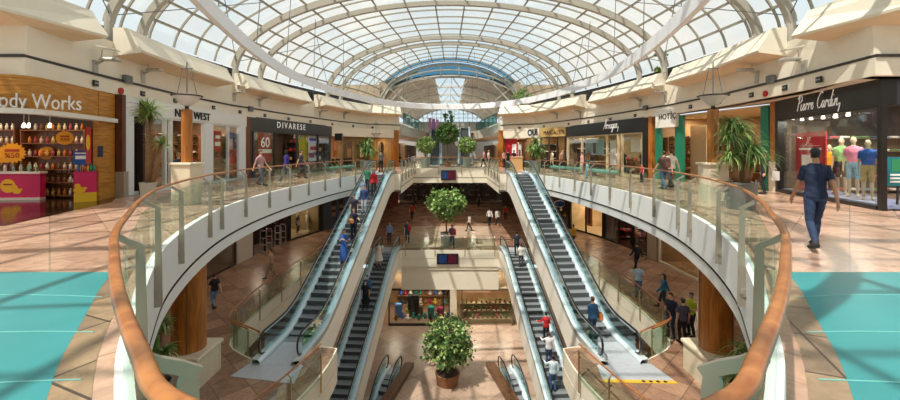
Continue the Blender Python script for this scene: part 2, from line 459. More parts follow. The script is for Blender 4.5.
    arm = ((T_ == 'uarm') & (tt < sl)) | ((T_ == 'farm') & (sleeve == 'long') & (tt < .93))
    legs = ((T_ == 'hips') | (T_ == 'torso') | (T_ == 'thigh')) & (zt < 1.0)
    fold = .0022*np.sin(P[:, 2]*47+P[:, 0]*38)+.0018*np.sin(P[:, 0]*70+P[:, 1]*60-P[:, 2]*25)
    if dress:
        shell('dress', torso | arm, cloth(top), .014+fold)
    else:
        shell('shirt', torso | arm, cloth(top), .017+fold)
    if lower == 'trousers': shell('trousers', legs | ((T_ == 'shin') & (tt < .93)), cloth(low), .012+fold*.8)
    elif lower == 'shorts': shell('shorts', legs & ~((T_ == 'thigh') & (tt > .93)), cloth(low), .018+fold)
    else:
        hem = {'skirt': .50, 'dress': .46, 'longdress': .14}[lower]; mb = MB(); n = 20; vs = []; fs = []
        zs = [1.04, .95, .85, .7, .55, hem]; zs = [z for z in zs if z >= hem]
        for z in zs:
            k = (1.04-z)/.9; q_ = .45 if lower == 'longdress' else 1; rx = .15+q_*(.10*min(1, k*2.2)+.05*k); ry = .125+q_*(.10*min(1, k*2)+.09*k)
            for i in range(n):
                th = 2*PI*i/n; w = 1+.05*k*math.sin(th*6); vs.append(T(rx*w*math.cos(th), ry*w*math.sin(th), z))
        for i in range(len(zs)-1):
            for k in range(n): fs.append((i*n+k, i*n+(k+1) % n, (i+1)*n+(k+1) % n, (i+1)*n+k))
        MB().add(vs, fs).build('skirt', cloth(low), root, True)
    if not mann:
        shell('shoes', (T_ == 'foot') | ((T_ == 'shin') & (tt > .97)), cloth(shoes), .008)
        Q = (P-np.array(HC)) @ np.array(Hm); hd_ = (T_ == 'head') | (T_ == 'neck')
        cut = .045-np.clip(Q[:, 1], -.2, .2)*0
        sel = hd_ & (((Q[:, 2] > .055) & (Q[:, 1] < .085)) | ((Q[:, 1] < .015) & (Q[:, 2] > (-.11 if long else -.055)) & ~((np.abs(Q[:, 0]) > .068) & (Q[:, 1] > -.03) & (Q[:, 2] < .02))))
        if hair: 
            ho = shell('hair', sel, HAIR[hair], (.011 if not long else .020)+.004*np.sin(P[:, 0]*160)*np.cos(P[:, 2]*120))
            if long:
                mb = MB(); vs = []; fs = []; n = 12; zz = [(.05, .085, .075), (-.03, .092, .08), (-.10, .095, .07), (-.18, .10, .055), (-.26, .085, .035)]
                for z, rx, ry in zz:
                    for k in range(n):
                        th = PI+PI*k/(n-1); w = 1+.06*math.sin(k*2.1+z*30); q = Vector((rx*w*math.cos(th), -.01+ry*w*math.sin(th)*1.3, z)); vs.append(hd(*q))
                for i in range(len(zz)-1):
                    for k in range(n-1): fs.append((i*n+k, i*n+k+1, (i+1)*n+k+1, (i+1)*n+k))
                MB().add(vs, fs).build('long_hair', HAIR[hair], root, True)
        mb = MB()
        for sx in (-1, 1): mb.ball(hd(sx*.029, .083, .018), (.011, .008, .007), 8)
        mb.build('eyes', EYE_M, root)
        MB().ball(hd(0, .086, -.058), (.022, .008, .007), 8).build('mouth', LIP_M, root)
    return root
# ------------------------------------------------------------------ shared materials
CREAM = mat('cream_plaster', 'ede2cd', .6, noise=.03, nscale=1.5)
WHITE = mat('white_panel', 'efefec', .35)
SOFFIT = mat('peach_soffit', 'ebd0ae', .6)
DARK = mat('dark_trim', '2b221c', .45)
BLACK = mat('black_panel', '1d1b1a', .3)
STEEL = mat('brushed_steel', 'b0a898', .38, metal=.6)
SILVER = mat('silver_paint', 'b9b6ae', .35, metal=.5)
GREYM = mat('grey_metal', '6f7272', .45, metal=.4)
OAK = wood('handrail_wood', '94562a', 'b87840', .28, (3, 3, 3))
CHERRY = wood('column_wood', '9c5c22', 'c47c32', .3, (4, 4, .4))
OAKP = wood('shop_wood', 'a06418', 'cf9238', .4, (.6, .6, 7))
STONE = mat('cream_stone', 'dccdb2', .4, noise=.08, nscale=5)
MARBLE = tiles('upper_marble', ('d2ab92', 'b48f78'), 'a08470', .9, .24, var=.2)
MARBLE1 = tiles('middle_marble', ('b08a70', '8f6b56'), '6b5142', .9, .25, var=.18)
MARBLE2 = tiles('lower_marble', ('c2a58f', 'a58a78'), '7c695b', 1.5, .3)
BORDER = tiles('border_stone', ('a58a6c', '7d6a58'), '4e4036', .8, .3, .4, .2)
GLS = glass('railing_glass', (.86, .93, .895), .12, base=.02)
SHOPG = glass('shop_glass', (.95, .975, .965), .12, base=.02)
CLEAR = glass('skylight_glass', (.94, .96, .93), .10, .1, .02)
BLUEG = glass('blue_skylight_glass', (.10, .27, .38), .10, .1, .02)
RIBM = mat('skylight_rib', 'b3ab9c', .5)
BARM = mat('skylight_bar', 'a49c8c', .5)
TURQ = mat('turquoise_floor', '3d8f91', .4, noise=.10, nscale=.8, spec=.25)
SEAM = mat('turquoise_seam', '7cc2bd', .35)
HANDR = mat('rubber_handrail', '23262a', .35)

# ------------------------------------------------------------------ plan curves
RAIL_H = [(0, .93), (.45, .99), (.80, 1.13), (1.05, 1.36), (1.57, 1.90), (2.14, 2.55), (2.88, 3.45), (3.6, 4.5), (4.3, 5.55), (5.4, 7.5), (6.45, 10.2),
          (7.2, 13.2), (7.55, 17.0), (7.45, 21), (7.05, 25), (6.25, 28.9)]
RAIL_R = catmull(RAIL_H, 5)                      # centre to far side
RAIL_L = [(-x, y) for x, y in RAIL_R]
WALL_H = [(30, 11.1), (11.7, 11.1), (12.35, 14.5), (12.8, 18.5), (12.75, 23), (11.9, 29), (10.2, 36), (8.5, 40), (5.3, 41.8)]
WALL_R = WALL_H; WALL_L = [(-x, y) for x, y in WALL_H]
def wall_at(x, pts=None):
    """where the ray through column x meets the upper wall"""
    pts = pts or (WALL_R if x > 450 else WALL_L); k = (x-450)/FOC
    for a, b in zip(pts, pts[1:]):
        fa, fb = a[0]-k*a[1], b[0]-k*b[1]
        if (fa <= 0) != (fb <= 0) or fa == 0:
            t = fa/(fa-fb); return (a[0]+(b[0]-a[0])*t, a[1]+(b[1]-a[1])*t)
    return pts[-1]

# ------------------------------------------------------------------ floors
hole_u = list(reversed(RAIL_L))+RAIL_R[1:]+[(6.25, 29.3), (3.65, 29.3), (3.6, 39), (-3.6, 39), (-3.65, 29.3), (-6.25, 29.3)]
outer_u = [(-30, -8), (30, -8), (30, 24), (19, 30), (16, 48), (9, 48), (9, 90), (-9, 90), (-9, 48), (-16, 48), (-19, 30), (-30, 24)]
mb = MB().poly([outer_u, hole_u], 0)
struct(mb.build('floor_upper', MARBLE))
struct(MB().poly([outer_u, hole_u], -1.3, 0, True).build('ceiling_middle', CREAM))
n = len(hole_u)
mb = MB()
PROF = [(-.0, 0), (-.02, -.02), (-.02, -.90), (.05, -.90), (.05, -.95), (-.0, -.95), (0, -1.3), (.05, -1.3)]
half = RAIL_R+[(6.25, 29.3)]
for sgn, nm in ((1, 'trim_fascia_right'), (-1, 'trim_fascia_left')):
    p = [(x*sgn, y) for x, y in half]
    o = -1 if sgn > 0 else 1
    m_ = MB(); m_.sweep(p, [(-.22*o*-1*-1, 0), (-.22*o*-1*-1, -.9)]) if False else None
    # the void lies to the left of travel on the right half
    v = 1 if sgn > 0 else -1
    m_.sweep(p, [(0, .0), (.12*v, .0), (.12*v, -.90)], mi=0)
    m_.sweep(p, [(.12*v, -.90), (.04*v, -.90), (.04*v, -.96), (.12*v, -.96)], mi=1)
    m_.sweep(p, [(.10*v, -.96), (.08*v, -1.3), (-.2*v, -1.3)], mi=0)
    struct(m_.build(nm, [WHITE, DARK]))
far = [(3.65, 29.3), (3.6, 39), (-3.6, 39), (-3.65, 29.3)]
m_ = MB().sweep(far, [(0, 0), (.06, 0), (.06, -.92)], mi=0); m_.sweep(far, [(.06, -.92), (0, -.92), (0, -.98), (.06, -.98)], mi=1); m_.sweep(far, [(.06, -.98), (.06, -1.45), (-.1, -1.45)], mi=0)
struct(m_.build('trim_fascia_far', [CREAM, DARK]))
m_ = MB()
for sg in (1, -1): m_.box((sg*5, 29.33, -.6), (2.75, .06, 1.2))
struct(m_.build('trim_landing_edge', CREAM))
# stone border and turquoise floor beside the near end of the opening
def ring_poly(sg):
    inn = [(x*sg, y) for x, y in RAIL_R if y < 5.6]
    off = offset(RAIL_R, -1.15)
    out = [(x*sg, y) for (x, y), q in zip(off, RAIL_R) if q[1] < 5.0]
    return inn, out
for sg, nm in ((1, 'right'), (-1, 'left')):
    A = offset(RAIL_R, -.12); B = offset(RAIL_R, -.36); k = max(i for i, q in enumerate(B) if q[1] < 5.72)+1
    t = (5.72-B[k-1][1])/(B[k][1]-B[k-1][1]); lerp = lambda p, q: (p[0]+(q[0]-p[0])*t, p[1]+(q[1]-p[1])*t)
    A = [(0, .81)]+A[1:k]+[lerp(A[k-1], A[k])]; out = [(0, .55)]+B[1:k]+[lerp(B[k-1], B[k])]; n = len(A)
    mb = MB().add([(x*sg, y, .004) for x, y in A+out], [(i, i+1, n+i+1, n+i)[::-sg] for i in range(n-1)])
    struct(mb.build('floor_border_'+nm, BORDER))
    mb = MB().add([(x*sg, y, .005) for x, y in out]+[(14*sg, max(y, out[0][1]), .005) for x, y in out], [(i, i+1, n+i+1, n+i)[::-sg] for i in range(n-1)])
    mb.add([(0, .55, .005), (14*sg, .55, .005), (14*sg, -3, .005), (0, -3, .005)], [(0, 1, 2, 3)])
    struct(mb.build('floor_turquoise_'+nm, TURQ)); out = [(x*sg, y) for x, y in out]
    mb = MB()
    for k, D in enumerate((4.75, 3.75, 2.95)):
        x0 = [x for x, y in out if y > D-.4]; x0 = abs(x0[0])
        P = [((x0+.1+i*.5)*sg, D+.10*math.sin(i*.5+k)-.012*i*i*.3) for i in range(18)]
        mb.slab(P, -.006, .006, .005, .010)
    struct(mb.build('trim_turquoise_seam_'+nm, SEAM))

# middle gallery
MID_H = [(0, 3.0), (3.5, 5.0), (5.2, 8.0), (5.25, 9.6), (4.75, 11.4), (4.32, 13.5), (4.3, 15.1)]
MID_S = catmull([(7.0, 14.25), (8.5, 15.4), (8.9, 17.3), (8.98, 20), (8.8, 24), (8.4, 28), (7.6, 30.6)], 4)
MID_R = catmull(MID_H, 4)+[(4.75, 15.2), (6.6, 15.2)]+MID_S+[(5.6, 30.6), (5.6, 29.75), (3.65, 29.75), (3.65, 30.0)]
hole_m = [(-x, y) for x, y in reversed(MID_R)]+MID_R[1:]
outer_m = [(-24, 2), (24, 2), (24, 60), (-24, 60)]
outer_m = [(-26, -4), (26, -4), (26, 70), (-26, 70)]
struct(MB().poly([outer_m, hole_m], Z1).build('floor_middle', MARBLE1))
struct(MB().poly([outer_m, hole_m], Z1-1.25, 0, True).build('ceiling_lower', CREAM))
m_ = MB().sweep(hole_m+[hole_m[0]], [(o, z+Z1) for o, z in ((.0, 0), (.05, 0), (.05, -.6), (.0, -.6), (0, -.64), (.05, -.64), (.05, -1.25), (-.1, -1.25))])
struct(m_.build('trim_fascia_middle', CREAM))
# bulkhead over the ground floor shops at the far side
m_ = MB().box((0, 30.3, Z1-1.5), (7.3, .5, 2.99)); m_.box((0, 30.02, Z1-1.05), (7.3, .08, .05)); m_.box((0, 30.02, Z1-1.45), (7.3, .08, .05))
struct(m_.build('wall_bulkhead', CREAM))
# ground floor with the two ramp wells
well_r = [(2.85, 24.4), (3.75, 24.4), (5.0, 19.0), (4.1, 19.0)]
well_l = [(-x, y) for x, y in well_r]
struct(MB().poly([[(-22, -4), (22, -4), (22, 45), (-22, 45)], well_r, well_l], Z2).build('floor_lower', MARBLE2))
for nm, w in (('right', well_r), ('left', well_l)):
    p = w+[w[0]]
    struct(MB().sweep(p, [(0, Z2), (0, Z2-3.2)]).build('wall_well_'+nm, CREAM))
for x in (-13, 13):
    struct(MB().box((x, 18, (Z2+Z1-1.25)/2), (.2, 44, Z1-1.25-Z2)).build('wall_lower_%s' % ('left' if x < 0 else 'right'), mat('brown_wall', '6b4d38', .6)))
struct(MB().box((0, -4, -6), (52, .2, 12)).build('wall_lower_near', CREAM))

# ------------------------------------------------------------------ upper wall band
def band(pts, nm):
    v = 1 if pts[0][0] > 0 else -1        # towards the atrium
    d = list(pts); 
    m_ = MB(); 
    w = 1 if pts[0][0] > 0 else -1
    # travelling from near to far the atrium lies left on the right wall and right on the left wall
    m_.sweep(d, [(-.5*w, 3.80), (.12*w, 3.80), (.12*w, 4.30)], mi=0)
    m_.sweep(d, [(.12*w, 4.30), (.17*w, 4.30), (.17*w, 4.38), (.08*w, 4.38)], mi=1)
    m_.sweep(d, [(.08*w, 4.38), (0, 5.42), (0, 5.72), (-7*w, 5.72)], mi=0)  # outward ledge on top is unseen, added to keep sun out of the shops
    struct(m_.build(nm, [CREAM, DARK]))
band(WALL_R, 'wall_band_right'); band(WALL_L, 'wall_band_left')
# tilted cornice panels with gaps where the roof arches land
def cornice(x0, x1, nm, sg, rows=None):
    pts = [wall_at(x) for x in np.linspace(x0, x1, 7)]
    if pts[0][1] > pts[-1][1]: pts.reverse()
    return pts
def along(path, s0, s1):
    out = []; acc = 0
    for a, b in zip(path, path[1:]):
        l = math.hypot(b[0]-a[0], b[1]-a[1])
        for s in ([s0] if acc <= s0 <= acc+l else []): out.append((a[0]+(b[0]-a[0])*(s-acc)/l, a[1]+(b[1]-a[1])*(s-acc)/l))
        if s0 < acc+l < s1: out.append(b)
        if acc <= s1 <= acc+l: out.append((a[0]+(b[0]-a[0])*(s1-acc)/l, a[1]+(b[1]-a[1])*(s1-acc)/l))
        acc += l
    return out
def s_of(path, p):
    acc = 0; best = (1e9, 0)
    for a, b in zip(path, path[1:]):
        l = math.hypot(b[0]-a[0], b[1]-a[1]); t = max(0, min(1, ((p[0]-a[0])*(b[0]-a[0])+(p[1]-a[1])*(b[1]-a[1]))/(l*l)))
        q = (a[0]+(b[0]-a[0])*t, a[1]+(b[1]-a[1])*t); d = math.hypot(q[0]-p[0], q[1]-p[1])
        if d < best[0]: best = (d, acc+t*l)
        acc += l
    return best[1]
for sg, W_, side in ((1, WALL_R, 'right'), (-1, WALL_L, 'left')):
    # gap columns in the photograph's left half, mirrored on the right
    cuts = [None, (73, 113), (217, 234), (301, 314), None]
    ss = []
    for c in cuts[1:-1]:
        xs = c if sg < 0 else (900-c[0], 900-c[1]); ss.append((s_of(W_, wall_at(xs[0])), s_of(W_, wall_at(xs[1]))))
    edges = [s_of(W_, (30*sg, 11.1))+.01]
    for a, b in ss: edges += [a, b]
    edges.append(s_of(W_, (5.4*sg, 41.7)))
    for k in range(0, len(edges), 2):
        p = along(W_, edges[k], edges[k+1]); w = sg; m_ = MB()
        prof = [(.0, 5.20), (.95*w, 5.36), (1.0*w, 5.44), (.66*w, 5.98), (.54*w, 6.22), (.40*w, 6.26), (0, 6.26)]
        m_.sweep(p, prof[:2], mi=1); m_.sweep(p, prof[1:], mi=0)
        K = len(prof); nr = normals(p)
        for i in (0, -1): m_.add([(p[i][0]+nr[i][0]*o, p[i][1]+nr[i][1]*o, z) for o, z in prof], [tuple(range(K))], 0)
        struct(m_.build('trim_cornice_%s' % side, [CREAM, SOFFIT]))

# ------------------------------------------------------------------ skylight
SKYW = catmull([(14.0, -9), (13.9, 4), (13.8, 10), (13.6, 16.8), (13.2, 23), (12.3, 29), (10.3, 36), (8.9, 40), (8.0, 45.5)], 12)
def sw(D):
    for a, b in zip(SKYW, SKYW[1:]):
        if a[1] <= D <= b[1]: return a[0]+(b[0]-a[0])*(D-a[1])/(b[1]-a[1])
    return SKYW[-1][0] if D > 45 else SKYW[0][0]
ZS, RISE = 6.75, 5.0
NP = 19
def roof(D, k, dr=0):
    W = sw(D); R = (W*W+RISE*RISE)/(2*RISE); ph = math.asin(min(1, W/R)); a = -ph+2*ph*k/NP
    t = PI*k/NP; q = .88
    return Vector((q*-(W+dr)*math.cos(t)+(1-q)*(R+dr)*math.sin(a), D, ZS+q*(RISE+dr)*math.sin(t)+(1-q)*((R+dr)*math.cos(a)-(R-RISE))))
rows = [-9+i*1.5 for i in range(37)]          # to D = 45
mb = MB(); vs = []; fs = []; bl = MB()
for D in rows: vs += [roof(D, k, .1) for k in range(NP+1)]
cl = []; bu = []
for i in range(len(rows)-1):
    for k in range(NP):
        f = (i*(NP+1)+k, i*(NP+1)+k+1, (i+1)*(NP+1)+k+1, (i+1)*(NP+1)+k)
        (bu if (rows[i] > 42.4 and 3 <= k <= 15) else cl).append(f)
struct(MB().add(vs, cl).build('ceiling_skylight_glazing', CLEAR)); struct(MB().add(vs, bu).build('ceiling_blue_glazing', BLUEG))
mb = MB()
for k in range(1, NP): mb.strip([roof(D, k) for D in rows], .10, .12, up=[roof(D, k)-Vector((0, D, ZS)) for D in rows])
struct(mb.build('ceiling_purlins', BARM))
mb = MB()
for D in rows: mb.strip([roof(D, k/3) for k in range(NP*3+1)], .09, .065, up=(0, 1, 0))
struct(mb.build('ceiling_glazing_bars', BARM))
for D in (3, 9, 15.6, 17.2, 23.8, 26.3, 34.3, 36.2, 45.2):
    q = .30 if D < 45 else .26
    struct(MB().strip([roof(D, k/3, -.35) for k in range(NP*3+1)], q, q*.85, up=(0, 1, 0)).build('ceiling_rib', RIBM))
    for sg in (-1, 1):                       # feet that stand on the wall ledge
        if D > 44 or D < 8: continue
        f = MB(); x = sg*(sw(D)-.35); f.tube([(x, D, 5.72), (x, D, 6.95)], [.22, .14], 10); f.box((x, D, 5.78), (.5, .5, .12))
        struct(f.build('ceiling_rib_foot', RIBM))
def lun(t, k):
    o = roof(45, t*NP)+Vector((0, .6, 0)); i = Vector((-8.2*math.cos(PI*t), 45.9, 7.4+3.1*math.sin(PI*t)-.4)); return o.lerp(i, k)
mb = MB().add([lun(t/24, k) for t in range(25) for k in (0, 1)], [(t*2, t*2+1, t*2+3, t*2+2) for t in range(24)]); struct(mb.build('window_lunette', BLUEG))
mb = MB()
for t in range(1, 24, 2): mb.bar(lun(t/24, 0), lun(t/24, 1), .12, .12)
for k in (.5, 1): mb.strip([lun(t/24, k) for t in range(25)], .14, .14, up=(0, 1, 0))
struct(mb.build('window_lunette_frame', RIBM))
# louvre strip between ledge and glass
for sg, side in ((1, 'right'), (-1, 'left')):
    p = [((sw(D)+.25)*sg, D) for D in np.linspace(-8, 45, 40)]
    m_ = MB()
    for z in (5.80, 5.95, 6.10, 6.25, 6.40, 6.55, 6.70): m_.slab(p, -.05, .10, z-.02, z+.02)
    m_.slab([(x-.2*sg*-1, y) for x, y in p], -.01, .01, 5.72, 6.74, mi=1)
    for D in np.linspace(-8, 45, 28): m_.box(((sw(D)+.2)*sg, D, 6.23), (.08, .06, 1.02))
    struct(m_.build('trim_louvre_'+side, [GREYM, DARK]))
# white oval ring hung under the skylight
RING = catmull([(0, 1.0), (3.4, 3.4), (5.6, 7.0), (7.0, 11.2), (8.25, 16.5), (9.0, 22), (8.8, 27), (7.7, 32.5), (5.4, 37.4), (2.6, 39.8), (0, 40.3)], 6)
ring = [(x, y) for x, y in RING]+[(-x, y) for x, y in reversed(RING[1:-1])]
m_ = MB().sweep(ring+[ring[0], ], [(-.30, 5.95), (.0, 5.85), (.0, 6.35), (-.30, 6.42), (-.30, 5.95)])
struct(m_.build('ceiling_ring', mat('ring_white', 'fbf9fb', .4)))
mb = MB()
for i in range(0, len(ring), 5):
    x, y = ring[i]
    if y < 4: continue
    t = next((k/4 for k in range(NP*4) if roof(min(y, 44), k/4).x >= x), NP/2)
    mb.tube([(x, y, 6.4), tuple(roof(min(y, 44.5), max(1, min(18, t))))], .018, 5)
struct(mb.build('ceiling_ring_hangers', GREYM))
# tie rods
mb = MB()
for D in (15.6, 23.8, 34.3):
    for sg in (-1, 1):
        x = sg*(sw(D)-.4)
        mb.tube([(x, D, 7.0), tuple(roof(D+6, 4 if sg < 0 else 15, -.2))], .02, 5); mb.tube([(x, D, 7.0), tuple(roof(D-6, 4 if sg < 0 else 15, -.2))], .02, 5)
struct(mb.build('ceiling_tie_rods', GREYM))
# back of the hall, behind the camera
struct(MB().box((0, -8.1, 3.2), (60, .2, 6.4)).build('wall_near', CREAM))
# ------------------------------------------------------------------ railings
def path_len(p):
    acc = [0]
    for a, b in zip(p, p[1:]): acc.append(acc[-1]+math.hypot(b[0]-a[0], b[1]-a[1]))
    return acc
def path_at(p, acc, s):
    for i in range(len(p)-1):
        if acc[i] <= s <= acc[i+1]+1e-6:
            t = (s-acc[i])/max(acc[i+1]-acc[i], 1e-9)
            d = Vector((p[i+1][0]-p[i][0], p[i+1][1]-p[i][1], 0)).normalized()
            return Vector((p[i][0]+(p[i+1][0]-p[i][0])*t, p[i][1]+(p[i+1][1]-p[i][1])*t, 0)), d
    i = len(p)-2; return Vector((*p[-1], 0)), Vector((p[-1][0]-p[-2][0], p[-1][1]-p[-2][1], 0)).normalized()
def sub_path(p, acc, s0, s1):
    out = [path_at(p, acc, s0)[0]]
    for q, s in zip(p, acc):
        if s0+1e-4 < s < s1-1e-4: out.append(Vector((*q, 0)))
    out.append(path_at(p, acc, s1)[0]); return [(v.x, v.y) for v in out]
BRASS = mat('warm_metal', 'b8a27a', .35, metal=.8)
def fin_mesh():
    """upper gallery post: a flat fin bolted to the fascia with curved arms; +x points to the void"""
    mb = MB(); t = .016
    prof = [(.11, -.60), (.225, -.60), (.215, .2), (.20, .80), (.19, .88), (.15, .90), (.13, .84), (.13, .2)]
    vs = [(x, -t, z) for x, z in prof]+[(x, t, z) for x, z in prof]; n = len(prof)
    mb.add(vs, [tuple(range(n)), tuple(range(2*n-1, n-1, -1))]+[(i, n+i, n+(i+1) % n, (i+1) % n) for i in range(n)])
    mb.box((.13, 0, -.38), (.10, .075, .11)); mb.tube([(.17, -.05, -.38), (.17, .05, -.38)], .022, 8)
    return mb
def arm_mesh(): return MB().strip([(.20, 0, .86), (.13, 0, .91), (.06, 0, .95), (.0, 0, 1.0)], .05, .03, up=(0, 1, 0))
def rod_mesh(): return MB().tube([(.17, 0, .70), (.10, .0, .715), (.055, .0, .70)], .014, 6)
def rail_mid_mesh():
    mb = MB(); mb.box((.10, 0, .2), (.03, .06, 1.35)); mb.tube([(.10, 0, .84), (.09, 0, .93), (.0, 0, 1.02)], .02, 6); mb.box((.06, 0, .2), (.07, .03, .04)); mb.box((.06, 0, .7), (.07, .03, .04)); return mb
_cache = {}
def railing(path, z0, v, label, spacing=2.25, style='fin', posts=None, group=None, hr=.031, hm=None):
    """path: plan points of the handrail; v=+1 when the void lies to the left of travel"""
    acc = path_len(path); L = acc[-1]
    c0 = path_at(path, acc, L*.5)[0]
    root = thing('glass_railing', label, 'railing', (c0.x, c0.y, z0), 0, group)
    if posts is None:
        n = max(2, int(round(L/spacing))+1); posts = [.15+(L-.3)*i/(n-1) for i in range(n)]
    hm = hm or OAK
    mb = MB(); mb.tube([(x, y, z0+1.05) for x, y in path], hr, 12, flat=.82, up=(0, 0, 1)); mb.build('handrail', hm, root, True, world=True)
    ed = [0]+posts+[L] if style == 'fin' else posts
    ed = sorted(set(ed))
    for a, b in zip(ed, ed[1:]):
        if b-a < .3: continue
        p = offset(sub_path(path, acc, a+.012, b-.012), .06*v)
        zb = .03 if style == 'fin' else -.05
        MB().slab(p, -.006, .006, z0+zb, z0+.91).build('glass_panel', GLS, root, world=True)
    if style not in _cache:
        if style == 'fin': _cache[style] = (fin_mesh().build('post', STEEL), arm_mesh().build('bracket_arm', STEEL), rod_mesh().build('lower_rod', STEEL))
        else: _cache[style] = (rail_mid_mesh().build('post', BRASS), None, None)
        for o in _cache[style]:
            if o: COL.objects.unlink(o)
    pm, am, lm = _cache[style]
    for s in posts:
        q, d = path_at(path, acc, s); nrm = Vector((-d.y, d.x, 0))*v
        o = bpy.data.objects.new('post', pm.data); COL.objects.link(o); o.parent = root
        o.location = (q.x-c0.x, q.y-c0.y, 0); o.rotation_euler = (0, 0, math.atan2(nrm.y, nrm.x))
        if am:
            a = bpy.data.objects.new('bracket_arm', am.data); COL.objects.link(a); a.parent = o
            a = bpy.data.objects.new('lower_rod', lm.data); COL.objects.link(a); a.parent = o
    return root
def s_at_D(path, acc, D):
    for i in range(len(path)-1):
        if path[i][1] <= D <= path[i+1][1]: return acc[i]+(acc[i+1]-acc[i])*(D-path[i][1])/max(path[i+1][1]-path[i][1], 1e-9)
    return acc[-1]
acc = path_len(RAIL_R)
PD = [s_at_D(RAIL_R, acc, d) for d in (1.46, 3.5, 5.9, 8.2, 10.7, 11.8, 14, 16.3, 18.5, 20.7, 22.9, 25.1, 27.3)]
railing(RAIL_R, 0, 1, 'long curved glass railing with wooden handrail in front of the menswear window with four mannequins', posts=PD)
railing(RAIL_L, 0, -1, 'long curved glass railing with wooden handrail in front of the wood-fronted bath shop', posts=PD)
railing([(3.72, 29.6), (3.66, 38.9)], 0, 1, 'short straight glass railing beside the escalator that climbs to the red poster shop', spacing=2.2, hr=.035)
railing([(-3.72, 29.6), (-3.66, 38.9)], 0, -1, 'short straight glass railing beside the escalator under the wooden corner pillar', spacing=2.2, hr=.035)
railing([(3.5, 39.1), (-3.5, 39.1)], 0, 1, 'straight glass railing in front of the round topiary trees on the upper bridge', spacing=2.3, hr=.035)
# middle gallery railings
railing(MID_S[1:], Z1, 1, 'curved middle floor railing below the cream-framed shop window', style='mid', spacing=2.6)
railing([(-x, y) for x, y in MID_S[1:]], Z1, -1, 'curved middle floor railing below the white pier and security gates', style='mid', spacing=2.6)
railing([(6.75, 14.2), (8.45, 15.3)], Z1, 1, 'short middle floor railing behind the man in navy shirt', style='mid', spacing=1.6)
railing([(-6.75, 14.2), (-8.45, 15.3)], Z1, -1, 'short middle floor railing at the foot of the escalator carrying the woman in blue dress', style='mid', spacing=1.6)
MID_N = catmull([(5.25, 8.2), (5.2, 9.8), (4.72, 11.4), (4.30, 13.3)], 5)
railing(MID_N, Z1, 1, 'wooden-topped railing beside the yellow-edged escalator landing', style='mid', spacing=1.9)
railing([(-x, y) for x, y in MID_N], Z1, -1, 'wooden-topped railing beside the empty escalator landing', style='mid', spacing=1.9)
railing([(3.5, 30.05), (-3.5, 30.05)], Z1, 1, 'low glass railing of the middle floor bridge behind the potted tree', style='mid', spacing=2.3, hr=.03, hm=STEEL)

